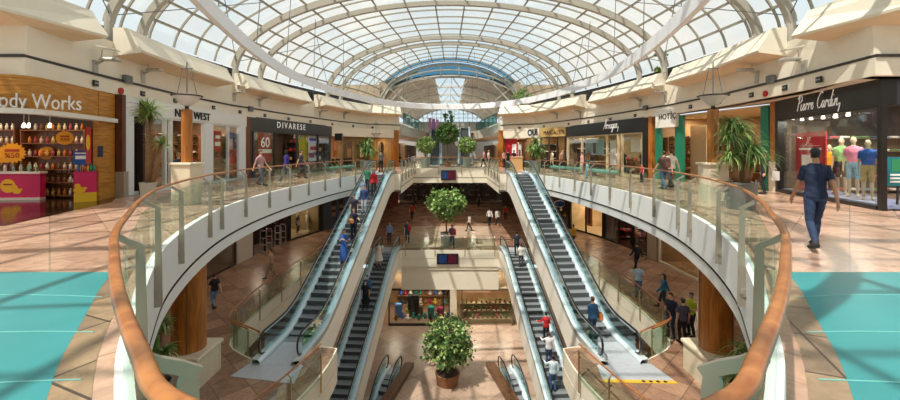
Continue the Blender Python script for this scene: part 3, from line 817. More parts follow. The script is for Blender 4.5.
# ------------------------------------------------------------------ escalators
CLAD = mat('escalator_cladding', 'f1e9dc', .45); DECK = mat('escalator_deck', 'd9e2e6', .3, metal=.2)
EGL = glass('escalator_glass', (.80, .92, .95), .45, base=.10); TREAD = mat('step_tread', '8f9497', .5, metal=.2); RISER = mat('step_riser', '585c5e', .5, metal=.3)
COMB = mat('comb_plate', 'c3c7cc', .42, metal=.25, noise=.06, nscale=8); YEL = mat('safety_yellow', 'd8b03a', .5)
def ramp_fn(L, H, r=1.7):
    m = H/(L-r)
    def f(u):
        if u <= 0: return 0
        if u >= L: return H
        if u < r: return m*u*u/(2*r)
        if u > L-r: return H-m*(L-u)**2/(2*r)
        return m*(u-r/2)
    return f
def escalator(label, bot, top, w=1.1, pads=(1.7, 1.3), yellow=False, group=None, umin=0, clad=True, depth=1.25):
    b, t = Vector(bot), Vector(top); d = Vector((t.x-b.x, t.y-b.y, 0)); L = d.length; d /= L; nx = Vector((d.y, -d.x, 0))
    H = t.z-b.z; f = ramp_fn(L, H); root = thing('escalator', label, 'escalator', b, 0, group)
    def pt(u, v, z): return b+d*u+nx*v+Vector((0, 0, z))
    us = list(np.linspace(-pads[0], 0, 4))+list(np.linspace(0, L, 40))[1:]+list(np.linspace(L, L+pads[1], 4))[1:]
    st = .42; n = int(L/st); r2 = st/2
    tread = MB(); 
    for k in range(n):
        u0 = k*st; z = f(u0+st); z0 = f(u0)-.05
        if u0 < umin: continue
        m_ = MB(); m_.hexa([pt(u0, -w/2, min(z0, z-.06)), pt(u0, w/2, min(z0, z-.06)), pt(u0+st, w/2, z-.06), pt(u0+st, -w/2, z-.06),
                            pt(u0, -w/2, z), pt(u0, w/2, z), pt(u0+st, w/2, z), pt(u0+st, -w/2, z)])
        for i in (2, ): m_.m[i] = 1
        for i in range(5): 
            v = -w/2+w*(i+.5)/5; m_.bar(pt(u0+.02, v, z+.004), pt(u0+st, v, z+.004), .02, .008)
        o = m_.build('step', [TREAD, RISER], root, world=True)
    for sg, nm in ((-1, 'a'), (1, 'b')):
        vi, vo = sg*(w/2+.015), sg*(w/2+.30)
        # skirt + deck
        vs = []; fs = []
        for u in us:
            z = f(u)
            vs += [pt(u, vi, z-.15), pt(u, vi, z+.10), pt(u, sg*(w/2+.08), z+.17), pt(u, vo, z+.20), pt(u, vo, z-.02)]
        for i in range(len(us)-1):
            for k in range(4): fs.append((i*5+k, i*5+k+1, i*5+6+k, i*5+5+k))
        MB().add(vs, fs).build('deck', DECK, root, world=True)
        # cladding
        if clad:
            vs = []; fs = []; c = [u for u in us if u >= -.6]
            for u in c:
                z = f(u); vs += [pt(u, vo, z+.2), pt(u, vo, z-depth), pt(u, sg*(w/2+.05), z-depth-.02)]
            for i in range(len(c)-1):
                for k in range(2): fs.append((i*3+k, i*3+k+1, i*3+4+k, i*3+3+k))
            q = MB().add(vs, fs)
            for u in (c[0], c[-1]):
                z = f(u); q.add([pt(u, vo, z+.2), pt(u, vo, z-depth), pt(u, sg*(w/2-.0), z-depth), pt(u, sg*(w/2-.0), z-.1)], [(0, 1, 2, 3)])
            q.build('side_cladding', CLAD, root, world=True)
        # balustrade glass with rounded ends
        vg = sg*(w/2+.15); lo = []; hi = []
        ub = [u for u in us if -pads[0]+.35 <= u <= L+pads[1]-.35]
        bm = MB(); vs = []; fs = []
        for o in (-.006, .006):
            for u in ub: vs += [pt(u, vg+o, f(u)+.17), pt(u, vg+o, f(u)+.92)]
        n2 = len(ub)*2
        for i in range(len(ub)-1):
            fs += [(i*2, i*2+1, i*2+3, i*2+2), (n2+i*2, n2+i*2+2, n2+i*2+3, n2+i*2+1), (i*2+1, n2+i*2+1, n2+i*2+3, i*2+3)]
        bm.add(vs, fs); bm.build('balustrade_glass', EGL, root, world=True)
        # handrail loop ends
        P = []
        u0 = ub[0]
        for a in range(-90, 91, 22): 
            P.append(pt(u0-.02-.36*math.cos(math.radians(a)), vg, .56+f(u0)+.40*math.sin(math.radians(a)))) if a < 90 else None
        P += [pt(u, vg, f(u)+.96) for u in ub]
        u1 = ub[-1]
        for a in range(68, -91, -22): P.append(pt(u1+.02+.36*math.cos(math.radians(a)), vg, .56+f(u1)+.40*math.sin(math.radians(a))))
        MB().tube(P, .042, 8, flat=.8).build('handrail', HANDR, root, True, world=True)
        MB().strip([pt(u, vg, f(u)+.90) for u in ub], .05, .045).build('handrail_guide', DECK, root, world=True)
    # soffit under the truss
    if clad:
        c = [u for u in us if u >= -.6]; vs = []; fs = []
        for u in c: vs += [pt(u, -w/2-.3, f(u)-depth), pt(u, w/2+.3, f(u)-depth)]
        for i in range(len(c)-1): fs.append((i*2, i*2+1, i*2+3, i*2+2))
        MB().add(vs, fs).build('truss_soffit', CLAD, root, world=True)
    for u0, u1, nm in ((-pads[0], .04, 'comb_plate'), (L-.04, L+pads[1], 'comb_plate')):
        z = f(u0) if u0 < 0 else H
        q = MB().hexa([pt(u0, -w/2, z-.2), pt(u0, w/2, z-.2), pt(u1, w/2, z-.2), pt(u1, -w/2, z-.2), pt(u0, -w/2, z+.015), pt(u0, w/2, z+.015), pt(u1, w/2, z+.015), pt(u1, -w/2, z+.015)])
        q.build('comb_plate', COMB, root, world=True)
    return root, f, pt, L
UB, UT = (5.95, 15.6, Z1), (4.95, 29.0, 0)
E1 = escalator('escalator between middle and upper floors carrying a woman with orange bag upwards', UB, UT, yellow=True)
E2 = escalator('escalator between upper and middle floors carrying a woman in long blue dress down', (-UB[0], UB[1], UB[2]), (-UT[0], UT[1], UT[2]))
LB, LT = (5.55, 15.4, Z2), (4.62, 29.5, Z1)
E3 = escalator('lower escalator carrying a woman in red jacket and two people in white shirts', LB, LT, w=1.05)
E4 = escalator('lower escalator beside the toy shop window, mostly empty dark steps', (-LB[0], LB[1], LB[2]), (-LT[0], LT[1], LT[2]), w=1.05)
# floor plates in front of the upper pair, one of them edged in yellow
for sg in (1, -1):
    a = Vector((UB[0]*sg, UB[1], 0)); d = Vector(((UT[0]-UB[0])*sg, UT[1]-UB[1], 0)).normalized(); nx = Vector((d.y, -d.x, 0))
    p = [a-d*1.6-nx*.95, a-d*1.6+nx*.95, a-d*2.7+nx*1.15, a-d*2.45-nx*1.15]
    struct(MB().prism([(q.x, q.y) for q in p], Z1+.001, Z1+.012).build('floor_landing_plate', COMB))
    if sg > 0:
        e0, e1 = p[3], p[2]; w = Vector((-d.x, -d.y, 0))*.17
        o = MB().prism([(q.x, q.y) for q in (e0, e1, e1+w, e0+w)], Z1+.001, Z1+.016).build('warning_strip', YEL)
        tag(o, 'yellow warning strip on the floor at the foot of the escalator', 'floor strip')
        m_ = MB()
        for i in range(4):
            c = e0.lerp(e1, .55+.1*i)+w*.5; m_.lathe([(.06, 0), (.06, .004)], (c.x, c.y, Z1+.016), 12)
        m_.build('printed_symbols', BLACK, o)
# ramps down to the basement, only their glass-sided heads show
for sg, lab in ((1, 'glass-sided escalator head sinking into the ground floor beside the plant stand display'), (-1, 'glass-sided escalator head sinking into the ground floor beside the toy shop')):
    escalator(lab, (4.55*sg, 18.6, Z2-2.9), (3.45*sg, 23.6, Z2), w=.55, pads=(.2, .7), clad=False)
    w = well_r
    bl = [((x+.0)*sg, y) for x, y in (w[3], w[0])]
    o = MB().prism([(bl[0][0]-.65*sg, bl[0][1]), (bl[1][0]-.65*sg, bl[1][1]), (bl[1][0]-.1*sg, bl[1][1]), (bl[0][0]-.1*sg, bl[0][1])], Z2, Z2+.30).build('wooden_bench_ledge', wood('ledge_wood', '4a2e1c', '7a5434', .35, (3, 3, 3)))
    tag(o, 'long wooden ledge along the glass-sided escalator head '+('near the plant stands' if sg > 0 else 'near the toy shop'), 'ledge')

# ------------------------------------------------------------------ columns
def big_column(x, D, label):
    r = thing('wooden_column', label, 'column', (x, D, Z1))
    m_ = MB().bbox((0, 0, .46), (1.36, 1.36, .92), .03); m_.bbox((0, 0, .97), (1.48, 1.48, .10), .03); m_.build('base', STONE, r)
    m_ = MB().lathe([(.50, 1.02), (.50, 4.45)], n=28); m_.build('shaft', CHERRY, r, False)
    m_ = MB(); 
    for k in range(3): 
        th = 2*PI*k/3-1.1; m_.box((.5*math.cos(th), .5*math.sin(th), 2.73), (.03, .03, 3.4), th)
    m_.build('seam_strip', mat('brass_seam', '7a6a52', .4, metal=.5), r)
    return r
big_column(-8.55, 13.1, 'thick round wooden column on cream stone block below the gallery with dracaena and shoe shop')
big_column(8.7, 13.1, 'thick round wooden column on cream stone block behind the man in yellow-green shirt')
def lamp_column(x, D, label, ped=True, top=3.05, dish_z=3.45, r0=.16):
    r = thing('column_lamp', label, 'lamp', (x, D, 0))
    if ped:
        m_ = MB().bbox((0, 0, .64), (.62, .62, 1.28), .02); m_.bbox((0, 0, 1.31), (.72, .72, .07), .02); m_.build('pedestal', STONE, r)
    MB().lathe([(r0, 1.3 if ped else 0), (r0, top), (r0*.8, top+.02)], n=18).build('post', CHERRY, r)
    m_ = MB().lathe([(.05, dish_z-.28), (.16, dish_z-.22), (.40, dish_z+.03), (.43, dish_z+.06), (.34, dish_z+.10), (.1, dish_z+.11)], n=24); m_.build('dish', mat('dish_white', 'd9d6d0', .3), r, True)
    MB().tube([(.435*math.cos(2*PI*k/24), .435*math.sin(2*PI*k/24), dish_z+.06) for k in range(24)], .025, 6, closed=True).build('rim', DARK, r)
    m_ = MB()
    m_.tube([(0, 0, dish_z+.1), (0, 0, dish_z+1.15)], .018, 6)
    for sx in (-1, 1): m_.tube([(.32*sx, 0, dish_z+.09), (.14*sx, 0, dish_z+.95)], .010, 5); m_.tube([(0, 0, top-.02), (0, 0, dish_z-.2)], .06, 8)
    m_.tube([(-.2, 0, dish_z+.95), (.2, 0, dish_z+.95)], .014, 5)
    m_.build('stem', GREYM, r); return r
lamp_column(-8.55, 13.0, 'wooden post lamp with tilted dish on stone pedestal beside the women\'s shoe shop', True)
lamp_column(8.55, 13.0, 'wooden post lamp with tilted dish on stone pedestal beside the big arching dracaena', True)
q = at(376, 140, 35); lamp_column(q.x, q.y, 'slim post lamp with pale dish in front of the wood-lined cafe', False, 2.7, 3.1, .10)
# ------------------------------------------------------------------ shop building kit
def cm(h, rough=.6, **k): return mat('paint_'+h, h, rough, **k)
LAMPW = mat('lamp_glow', 'fff0d8', .5, emit=2.2)
def room(F, s0, s1, z0, h, depth, wall='a88c6c', floor='8a7460', ceil='d8c8ac', power=60, nl=2, back=None, col=(1, .86, .66)):
    m_ = MB(); F.box(m_, s0, s1, z0, z0+h, -depth-.1, -depth); struct(m_.build('wall_shop_back', cm(back or wall, noise=.25, nscale=1.2)))
    for s in (s0, s1):
        m_ = MB(); F.box(m_, s-.06, s+.06, z0, z0+h, -depth, -.15); struct(m_.build('wall_shop_side', cm(wall, noise=.2, nscale=1.5)))
    m_ = MB(); F.box(m_, s0, s1, z0+.003, z0+.012, -depth, -.02); struct(m_.build('floor_shop', cm(floor, .25, noise=.12)))
    m_ = MB(); F.box(m_, s0, s1, z0+h, z0+h+.06, -depth, -.05); struct(m_.build('ceiling_shop', cm(ceil)))
    for i in range(nl):
        p = F.pt(s0+(s1-s0)*(i+.5)/nl, z0+h-.04, -depth*.42); lamp(p, (1.1, .5), power, col, rot=(0, 0, math.atan2(F.a.y, F.a.x)))
def opening(F, s0, s1, z0, zt, label, fm, splits=(), doors=(), kick=.12, sign=None, fw=.09, open_=()):
    """glazed shop front: frame, panes (a gap where the door stands open)"""
    c = F.pt((s0+s1)/2, z0, 0); r = thing('storefront', label, 'shop front', c)
    ed = [s0]+sorted(splits)+[s1]
    for s in ed:
        m_ = MB(); F.box(m_, s-fw/2, s+fw/2, z0, zt, -.10, .05); m_.build('mullion', fm, r, world=True)
    m_ = MB(); F.box(m_, s0, s1, zt-.10, zt, -.09, .04); m_.build('head_rail', fm, r, world=True)
    for i, (a, b) in enumerate(zip(ed, ed[1:])):
        if i in open_: continue
        m_ = MB(); F.box(m_, a, b, z0, z0+kick, -.10, .06); m_.build('sill', fm, r, world=True)
        m_ = MB(); F.box(m_, a+fw/2, b-fw/2, z0+kick, zt-.1, -.03, -.018); m_.build('pane', SHOPG, r, world=True)
    return r
def fascia(F, s0, s1, z0, z1, m, label, o=.08, name='sign_band'):
    m_ = MB(); F.box(m_, s0, s1, z0, z1, -.4, o); ob = m_.build(name, m); tag(ob, label, 'shop sign'); return ob
def poster(F, rect, m, label, o=-.1, cat='poster', th=.02, name='poster', legs=False, zr=None):
    x0, y0, x1, y1 = rect; xm = (x0+x1)/2
    s = sorted((F.px(x0, y0, o)[0], F.px(x1, y0, o)[0])); z1, z0 = F.px(xm, y0, o)[1], F.px(xm, y1, o)[1]
    if zr: z0, z1 = zr
    c = F.pt(sum(s)/2, z0, o); r = thing(name, label, cat, c)
    m_ = MB(); F.box(m_, s[0], s[1], z0, z1, o, o+th); m_.build('board', m, r, world=True)
    r2 = dict(root=r, s0=s[0], s1=s[1], z0=z0, z1=z1, o=o+th); return r2
def patch(F, P, u0, u1, v0, v1, m, name='printed_panel', o=.006):
    m_ = MB(); w = P['s1']-P['s0']; h = P['z1']-P['z0']
    # u runs as read from the atrium
    flip = not (F.a.cross(Vector((0, 0, 1))).dot(F.n) > 0)
    a, b = (P['s0']+w*u0, P['s0']+w*u1) if not flip else (P['s1']-w*u1, P['s1']-w*u0)
    F.box(m_, a, b, P['z0']+h*v0, P['z0']+h*v1, P['o'], P['o']+o); return m_.build(name, m, P['root'], world=True)
def ptext(F, P, body, u, v, size, m, **k):
    w = P['s1']-P['s0']; h = P['z1']-P['z0']; flip = not (F.a.cross(Vector((0, 0, 1))).dot(F.n) > 0)
    s = P['s0']+w*u if not flip else P['s1']-w*u
    return F.sign(body, s, P['z0']+h*v, size, P['o']+.008, m, P['root'], ext=.004, **k)
WHT = cm('f4f1ea'); RED = cm('b9211f'); YELP = cm('f0b41c'); PINK = cm('d01e5c'); BLU = cm('1f4f96'); SIGNW = mat('sign_white', 'fffdf8', .4, emit=.15)
SILVL = mat('silver_letters', 'e9e6e2', .3, metal=.2)
def shelf_unit(loc, rz, w, h, d, n, label, m, back=None):
    r = thing('shelf_unit', label, 'shelf', loc, rz)
    for sx in (-1, 1): MB().box((sx*(w/2-.02), 0, h/2), (.04, d, h)).build('side_panel', m, r)
    MB().box((0, d/2-.01, h/2), (w, .02, h)).build('back_panel', back or m, r)
    zs = []
    for i in range(n):
        z = .10+(h-.14)*i/max(n-1, 1); MB().box((0, 0, z), (w-.08, d, .03)).build('shelf', m, r); zs.append(loc[2]+z+.015)
    return r, zs
def bottle(m, h=.2, r=.035): return MB().lathe([(r, 0), (r, h*.65), (r*.45, h*.78), (r*.45, h*.86), (r*.55, h*.87), (r*.55, h)], n=10)
def shoe_mb():
    mb = MB(); mb.tube([(-.12, 0, .045), (-.06, 0, .045), (.04, 0, .04), (.12, 0, .03), (.145, 0, .025)], [.032, .038, .042, .036, .015], 8); mb.box((0, 0, .006), (.27, .075, .012)); mb.box((-.105, 0, .02), (.05, .06, .04)); mb.tube([(-.10, 0, .05), (-.105, 0, .09)], [.034, .036], 8); return mb
def bag_mb():
    mb = MB().bbox((0, 0, .13), (.30, .12, .26), .03); mb.tube([(-.08, 0, .26), (-.07, 0, .36), (.07, 0, .36), (.08, 0, .26)], .012, 6); return mb
def toy_mb():
    mb = MB().ball((0, 0, .14), (.12, .10, .14), 8); mb.ball((0, 0, .33), .09, 8)
    for s in (-1, 1): mb.ball((s*.07, 0, .41), .035, 6); mb.tube([(s*.09, 0, .2), (s*.16, -.04, .14)], .035, 6)
    return mb
def folded_mb(): return MB().bbox((0, 0, .04), (.26, .32, .08), .02)
def scatter(mbf, name, mats, pts, label, cat, group, rz=0, sc=1):
    """countable goods: one mesh per colour, one object per item"""
    ms = []
    for m in mats:
        o = mbf().build(name, m, smooth=True); COL.objects.unlink(o); ms.append(o.data)
    R = random.Random(name+label)
    for p in pts:
        o = bpy.data.objects.new(name, R.choice(ms)); COL.objects.link(o); o.location = p; o.rotation_euler = (0, 0, rz+R.uniform(-.15, .15)); o.scale = (sc,)*3
        tag(o, label, cat, group)
def strokes(F, lines, s, z, size, r, o, m, parent, name='lettering'):
    """handwriting: each stroke a thin tube; unit coordinates scaled by size"""
    sg = 1 if F.a.cross(Vector((0, 0, 1))).dot(F.n) > 0 else -1; mb = MB()
    for L in lines:
        c = catmull(L, 4) if len(L) > 2 else L
        mb.tube([F.pt(s+sg*x*size, z+y*size, o) for x, y in c], r, 6)
    return mb.build(name, m, parent, world=True)
SCRIPT = {'P': [[(0, 0), (.12, .6), (.2, 1.0)], [(-.05, .85), (.2, 1.08), (.45, .95), (.4, .65), (.12, .52)]], 'i': [[(0, .45), (-.02, .1), (.08, 0), (.2, .2)], [(.06, .68), (.09, .72)]],
          'e': [[(0, .2), (.16, .32), (.14, .46), (.02, .36), (.02, .08), (.14, 0), (.26, .2)]], 'r': [[(0, 0), (.06, .45), (.1, .38), (.2, .46), (.2, .3)]],
          'C': [[(.5, .95), (.38, 1.08), (.1, .7), (.05, .25), (.2, 0), (.42, .12), (.5, .3)]], 'a': [[(.22, .4), (.08, .44), (0, .15), (.1, 0), (.22, .3), (.24, .42), (.2, .1), (.28, 0), (.36, .15)]],
          'd': [[(.2, .4), (.06, .42), (0, .15), (.1, 0), (.22, .25)], [(.36, 1.05), (.24, .45), (.2, .08), (.3, 0), (.38, .15)]], 'n': [[(0, 0), (.04, .45)], [(.03, .2), (.14, .44), (.22, .4), (.2, .1), (.26, 0), (.5, .12), (.4, -.4)]],
          'G': [[(.5, .95), (.38, 1.08), (.1, .7), (.05, .25), (.2, 0), (.42, .12), (.45, .4), (.3, .38)]], 'm': [[(0, 0), (.05, .42)], [(.04, .2), (.12, .44), (.18, .3), (.16, 0)], [(.17, .25), (.26, .44), (.32, .3), (.32, .05), (.4, 0)]],
          'g': [[(.2, .4), (.06, .42), (0, .15), (.1, 0), (.2, .3), (.22, .42), (.16, -.3), (.02, -.42), (.0, -.25), (.3, .1)]], 'y': [[(0, .42), (.04, .1), (.14, .05), (.22, .4)], [(.22, .42), (.14, -.35), (0, -.4), (.05, -.2), (.3, .1)]], 'A': [[(-.1, -.05), (.1, .4), (.3, 1.05), (.3, .5), (.34, 0)], [(.0, .3), (.4, .42)]]}
ADV = {'P': .42, 'i': .22, 'e': .31, 'r': .30, 'C': .5, 'a': .34, 'd': .36, 'n': .3, ' ': .3, 'G': .55, 'm': .42, 'g': .3, 'y': .3, 'A': .42}
def script(txt):
    out = []; x = 0
    for c in txt:
        for L in SCRIPT.get(c, []): out.append([(x+a+b*.15, b) for a, b in L])
        x += ADV[c]
    return out, x
def side_stock(F, s_far, s_near, off, w, h, n, mbf, name, mats, lab, item, group, per=9, m=None, spin=0, sc=1, z0=.012):
    """shelves along the far side wall of a shop, the wall one sees from the gallery"""
    d = (F.a if s_far > s_near else -F.a); rz = math.atan2(d.y, d.x)-PI/2; sg = 1 if s_far > s_near else -1
    c = F.pt(s_far-sg*.34, z0, off); su, zs = shelf_unit(c, rz, w, h, .4, n, lab, m or cm('8a6238')); u = Vector((math.cos(rz), math.sin(rz), 0))
    scatter(mbf, name, mats, [c+u*((k+.5)/per-.5)*w*.92+Vector((0, 0, z-c.z))-d*.04 for z in zs for k in range(per)], item, name.replace('_', ' '), group, rz+spin, sc)
def garment_mb():
    mb = MB().bbox((0, 0, -.48), (.05, .42, .86), .015); mb.tube([(0, -.18, -.06), (0, 0, .03), (0, .18, -.06)], .02, 6); mb.tube([(0, 0, .03), (0, 0, .07)], .008, 5); return mb
def rack(c, rz, w, n, lab, item, group, cols):
    r = thing('garment_rack', lab, 'rack', c, rz); c = Vector(c)
    MB().tube([(-w/2, 0, 1.5), (w/2, 0, 1.5)], .016, 6).build('bar', SILVER, r)
    for s in (-1, 1): MB().tube([(s*w/2, 0, 0), (s*w/2, 0, 1.5)], .018, 6).build('upright', SILVER, r); MB().box((s*w/2, 0, .02), (.05, .5, .04)).build('foot', SILVER, r)
    u = Vector((math.cos(rz), math.sin(rz), 0)); scatter(garment_mb, 'garment', [cm(h) for h in cols], [c+u*((k+.5)/n-.5)*w*.94+Vector((0, 0, 1.44)) for k in range(n)], item, 'garment', group, rz)
INW_L, INW_R = (0, 20), (0, 20)
def fr(x0, x1): 
    a, b = wall_at(x0), wall_at(x1); return Frame(a, b, (0, 22))

# ================================================================== bath shop (left, near)
FB_ = fr(121, 246)
P0 = (-11.7, 11.1); P1 = wall_at(97); P2 = wall_at(118)
FA = Frame(P0, P2, (0, 20)); sA = FA.sx(97)
struct(MB().poly([[(-21, 9.3), (-10.25, 9.2), (-11.35, 13.4), (-12.2, 14.6), (-12.2, 15.9), (-21, 15.9)]], .006).build('floor_shop_dark', mat('dark_polished', '3a2318', .12, noise=.2)))
struct(MB().box((-17, 15.95, 1.85), (9.6, .1, 3.7)).build('wall_shop_back', cm('2e1a12', noise=.4, nscale=1)))
struct(MB().prism([(-21, 10.9), (-12.0, 11.4), (-12.35, 13.9), (-12.6, 15.8), (-21, 15.8)], 3.26, 3.34).build('ceiling_shop', cm('3c281c')))
for p in ((-13.6, 13.6), (-16, 13.6), (-14.8, 12.2)): lamp((p[0], p[1], 3.22), (.8, .5), 24, (1, .75, .5))
_n = Vector((FB_.n.x, FB_.n.y, 0)); m_ = MB(); FB_.box(m_, FB_.sx(121)+(.13 if FB_.sx(121) < FB_.sx(130) else .13)*(-1 if FB_.sx(121) < FB_.sx(130) else 1)-.03, FB_.sx(121)+.13*(-1 if FB_.sx(121) < FB_.sx(130) else 1)+.03, 0, 3.6, -7, -.3); struct(m_.build('wall_shop_divider', cm('2e1a12', noise=.4, nscale=1)))
# wooden fascia with a pale canopy edge, bowed towards the atrium
sgn = thing('shop_sign', 'curved wooden shop sign with silver letters above a pale canopy edge', 'shop sign', (-11.6, 11.5, 2.7))
path = catmull([(-16, 10.75), (-13.4, 10.6), (-11.75, 10.95), (-11.75, 12.2), wall_at(110)], 6); path = [p for p in path]
m_ = MB().sweep(path, [(-.0, 2.85), (-.0, 3.80), (.6, 3.80)], mi=0); m_.build('fascia', OAKP, sgn, world=True)
m_ = MB().slab(path, -.25, .1, 2.74, 2.88); m_.build('canopy_edge', cm('e6e2d8', .4), sgn, world=True)
FS = Frame((-13.4, 10.55), (-11.6, 10.95), (0, 0)); 
tx = at(30, 104, 10.75)
FT = Frame(tuple(at(-20, 150, 10.5)[:2]), tuple(at(82, 150, 11.6)[:2]), (0, 2))
FT.sign('Body Works', 0, FT.px(40, 102.5)[1], .58, .06, SILVL, sgn, ext=.04, xs=.62, end=FT.sx(82))
# pilaster right of the opening
m_ = MB(); FA.box(m_, sA, FA.sx(113), 0, 3.78, -.12, .06); tag(m_.build('wood_pilaster', OAKP), 'warm wood plank pilaster between the bath shop and the women\'s shoe shop', 'pilaster')
r = thing('wood_post', 'dark wooden post with steel foot at the edge of the wood plank pilaster', 'post', FA.pt(FA.sx(115.5), 0, .15))
m_ = MB(); FA.box(m_, FA.sx(113.5), FA.sx(117.5), .95, 3.80, .02, .28); m_.build('shaft', wood('dark_post', '4a2413', '6e3a20', .4), r, world=True)
m_ = MB(); FA.box(m_, FA.sx(113.3), FA.sx(118.3), 0, .95, .02, .34); m_.build('steel_foot', STEEL, r, world=True)
P = poster(FA, (97.5, 146, 102.5, 157), cm('1c2340'), 'small dark blue notice on the wood plank pilaster', .07, 'notice', .02)
# counter with pink front
c0, c1 = at(-30, 150, 13.8), at(40, 150, 14.0)
r = thing('display_counter', 'pink-fronted display counter with yellow disc inside the bath shop', 'counter', (-14.6, 14.2, 0))
zt = at(20, 174, 13.8).z
FC = Frame((c0.x, c0.y), (c1.x, c1.y), (0, 0)); m_ = MB(); FC.box(m_, 0, FC.L, .06, zt, -.22, 0); m_.build('body', PINK, r, world=True)
m_ = MB(); FC.box(m_, -.02, FC.L+.03, zt, zt+.08, -.26, .05); m_.build('top', cm('ead9cf', .3), r, world=True); m_ = MB(); FC.box(m_, -.02, FC.L+.02, 0, .09, -.2, .03); m_.build('plinth', cm('d9cfc6'), r, world=True)
def disc(F, x, y, rad, o, m, parent, name='disc', th=.01, mi=0):
    s, z = F.px(x, y, o); mb = MB(); n = 24
    mb.add([F.pt(s+rad*math.cos(2*PI*k/n), z+rad*math.sin(2*PI*k/n), o) for k in range(n)]+[F.pt(s+rad*math.cos(2*PI*k/n), z+rad*math.sin(2*PI*k/n), o+th) for k in range(n)],
           [tuple(range(n)), tuple(range(n, 2*n))]+[(k, (k+1) % n, n+(k+1) % n, n+k) for k in range(n)]); return mb.build(name, m, parent, world=True)
def duck(F, x, y, sc, o, parent):
    s, z = F.px(x, y, o); mb = MB(); sg = 1 if F.a.cross(Vector((0, 0, 1))).dot(F.n) > 0 else -1
    for (dx, dz, rx, rz_) in ((0, 0, .20, .13), (-.06, .17, .10, .10), (.17, .07, .07, .05)):
        n = 18; q = [F.pt(s+sg*(dx+rx*math.cos(2*PI*k/n))*sc, z+(dz+rz_*math.sin(2*PI*k/n))*sc, o+.008) for k in range(n)]; mb.add(q, [tuple(range(n))])
    mb.build('printed_duck', cm('f2b516'), parent, world=True)
    mb = MB(); q = [F.pt(s+sg*(dx)*sc, z+dz*sc, o+.012) for dx, dz in ((-.15, .14), (-.22, .165), (-.15, .19))]; mb.add(q, [(0, 1, 2)]); mb.build('printed_beak', cm('d9641a'), parent, world=True)
disc(FC, 8, 186, .24, .0, YELP, r, 'yellow_disc'); duck(FC, 17, 191, .75, 0, r)
m_ = MB(); _s, _z = FC.px(8, 186); FC.box(m_, _s-.14, _s+.14, _z+.03, _z+.08, .011, .015); m_.build('text_bar', cm('8c1a1a'), r, world=True)
pts = []
for i in range(24): pts.append(FC.pt(FC.L-.12-i*.085, zt+.08, -.04-.07*(i % 3)))
scatter(lambda: bottle(None, .24, .034), 'toiletry_bottle', [cm('7fa8a0'), cm('c9b8a8'), cm('a8506a'), cm('5f7d4c'), cm('d8d2c4'), cm('4a5a7c')], pts, 'small toiletry bottle standing on the pink-fronted counter', 'bottle', 'toiletry bottles on the pink-fronted counter')
def sunburst(x, y, D, rad, label, txt='%50', spikes=18):
    c = at(x, y, D); r = thing('sale_sign', label, 'sign', (c.x, c.y, c.z))
    F = Frame((c.x-1, c.y-.45*(-1)*-1), (c.x+1, c.y+.45), (0, 0)); s, z = F.px(x, y)
    n = spikes*2; q = [(s+rad*(1 if k % 2 else .8)*math.cos(2*PI*k/n), z+rad*(1 if k % 2 else .8)*math.sin(2*PI*k/n)) for k in range(n)] if spikes else [(s+rad*math.cos(2*PI*k/28), z+rad*math.sin(2*PI*k/28)) for k in range(28)]
    n = len(q); mb = MB(); mb.add([F.pt(a, b, 0) for a, b in q]+[F.pt(a, b, .02) for a, b in q], [tuple(range(n)), tuple(range(n, 2*n))]+[(k, (k+1) % n, n+(k+1) % n, n+k) for k in range(n)]); mb.build('board', mat('sale_yellow', 'f2a516', .5), r, world=True)
    F.sign(txt, s, z-rad*.25, rad*.62, .03, cm('a32015'), r, ext=.003); mb = MB(); F.box(mb, s-rad*.5, s+rad*.5, z+rad*.12, z+rad*.36, .021, .03); mb.build('text_bar', cm('b8401c'), r, world=True)
    MB().tube([c+Vector((0, .02, rad*.9)), (c.x, c.y+.02, 3.26)], .006, 4).build('cord', DARK, r, world=True)
sunburst(12.5, 153, 13.3, .36, 'large spiky yellow sale sign above the pink-fronted counter'); sunburst(2, 155, 13.6, .30, 'spiky yellow sale sign cut by the edge of view above the counter')
sunburst(5, 142, 14.9, .22, 'small round yellow sale sign hanging highest above the counter', spikes=0); sunburst(47, 153, 14.6, .23, 'yellow round sign hanging between counter and bottle shelves', spikes=0)
sunburst(65, 138, 13.4, .23, 'yellow round sign hanging above the bottle shelves', spikes=0)
# shelves with bottles
q = on(62, 198.5, 0); rz = -.25
su, zs = shelf_unit((q.x, q.y+.3, 0), rz, 1.15, .95, .4, 3, 'wooden shelf unit of bottles with red header inside the bath shop', wood('shelf_wood', '6a3c1c', '8f5a2e', .4))
m_ = MB().box((0, .17, 1.16), (1.1, .04, .42)); m_.build('header', RED, su); MB().lathe([(.15, 0), (.15, .01)], n=20).build('yellow_disc', YELP, su); su.children[-1].location = (-.25, .14, 1.18); su.children[-1].rotation_euler = (PI/2, 0, 0)
pts = [(q.x+math.cos(rz)*(-.48+i*.088)+.1*math.sin(rz), q.y+.3+math.sin(rz)*(-.48+i*.088)-.1, z) for z in zs[1:] for i in range(12)]
scatter(lambda: bottle(None, .20, .03), 'shelf_bottle', [cm('d8c8b8'), cm('384a5c'), cm('a04050'), cm('c8b060'), cm('e6ded2')], pts, 'bottle on the wooden shelf unit inside the bath shop', 'bottle', 'bottles on the bath shop shelf unit')
dv = Vector((-FB_.n.x, -FB_.n.y, 0)); b0 = FB_.pt(FB_.sx(121), 0, 0)
BOT = [cm('d8c8b8'), cm('7a5a3c'), cm('a04050'), cm('c8b060'), cm('e6ded2'), cm('c87a30')]
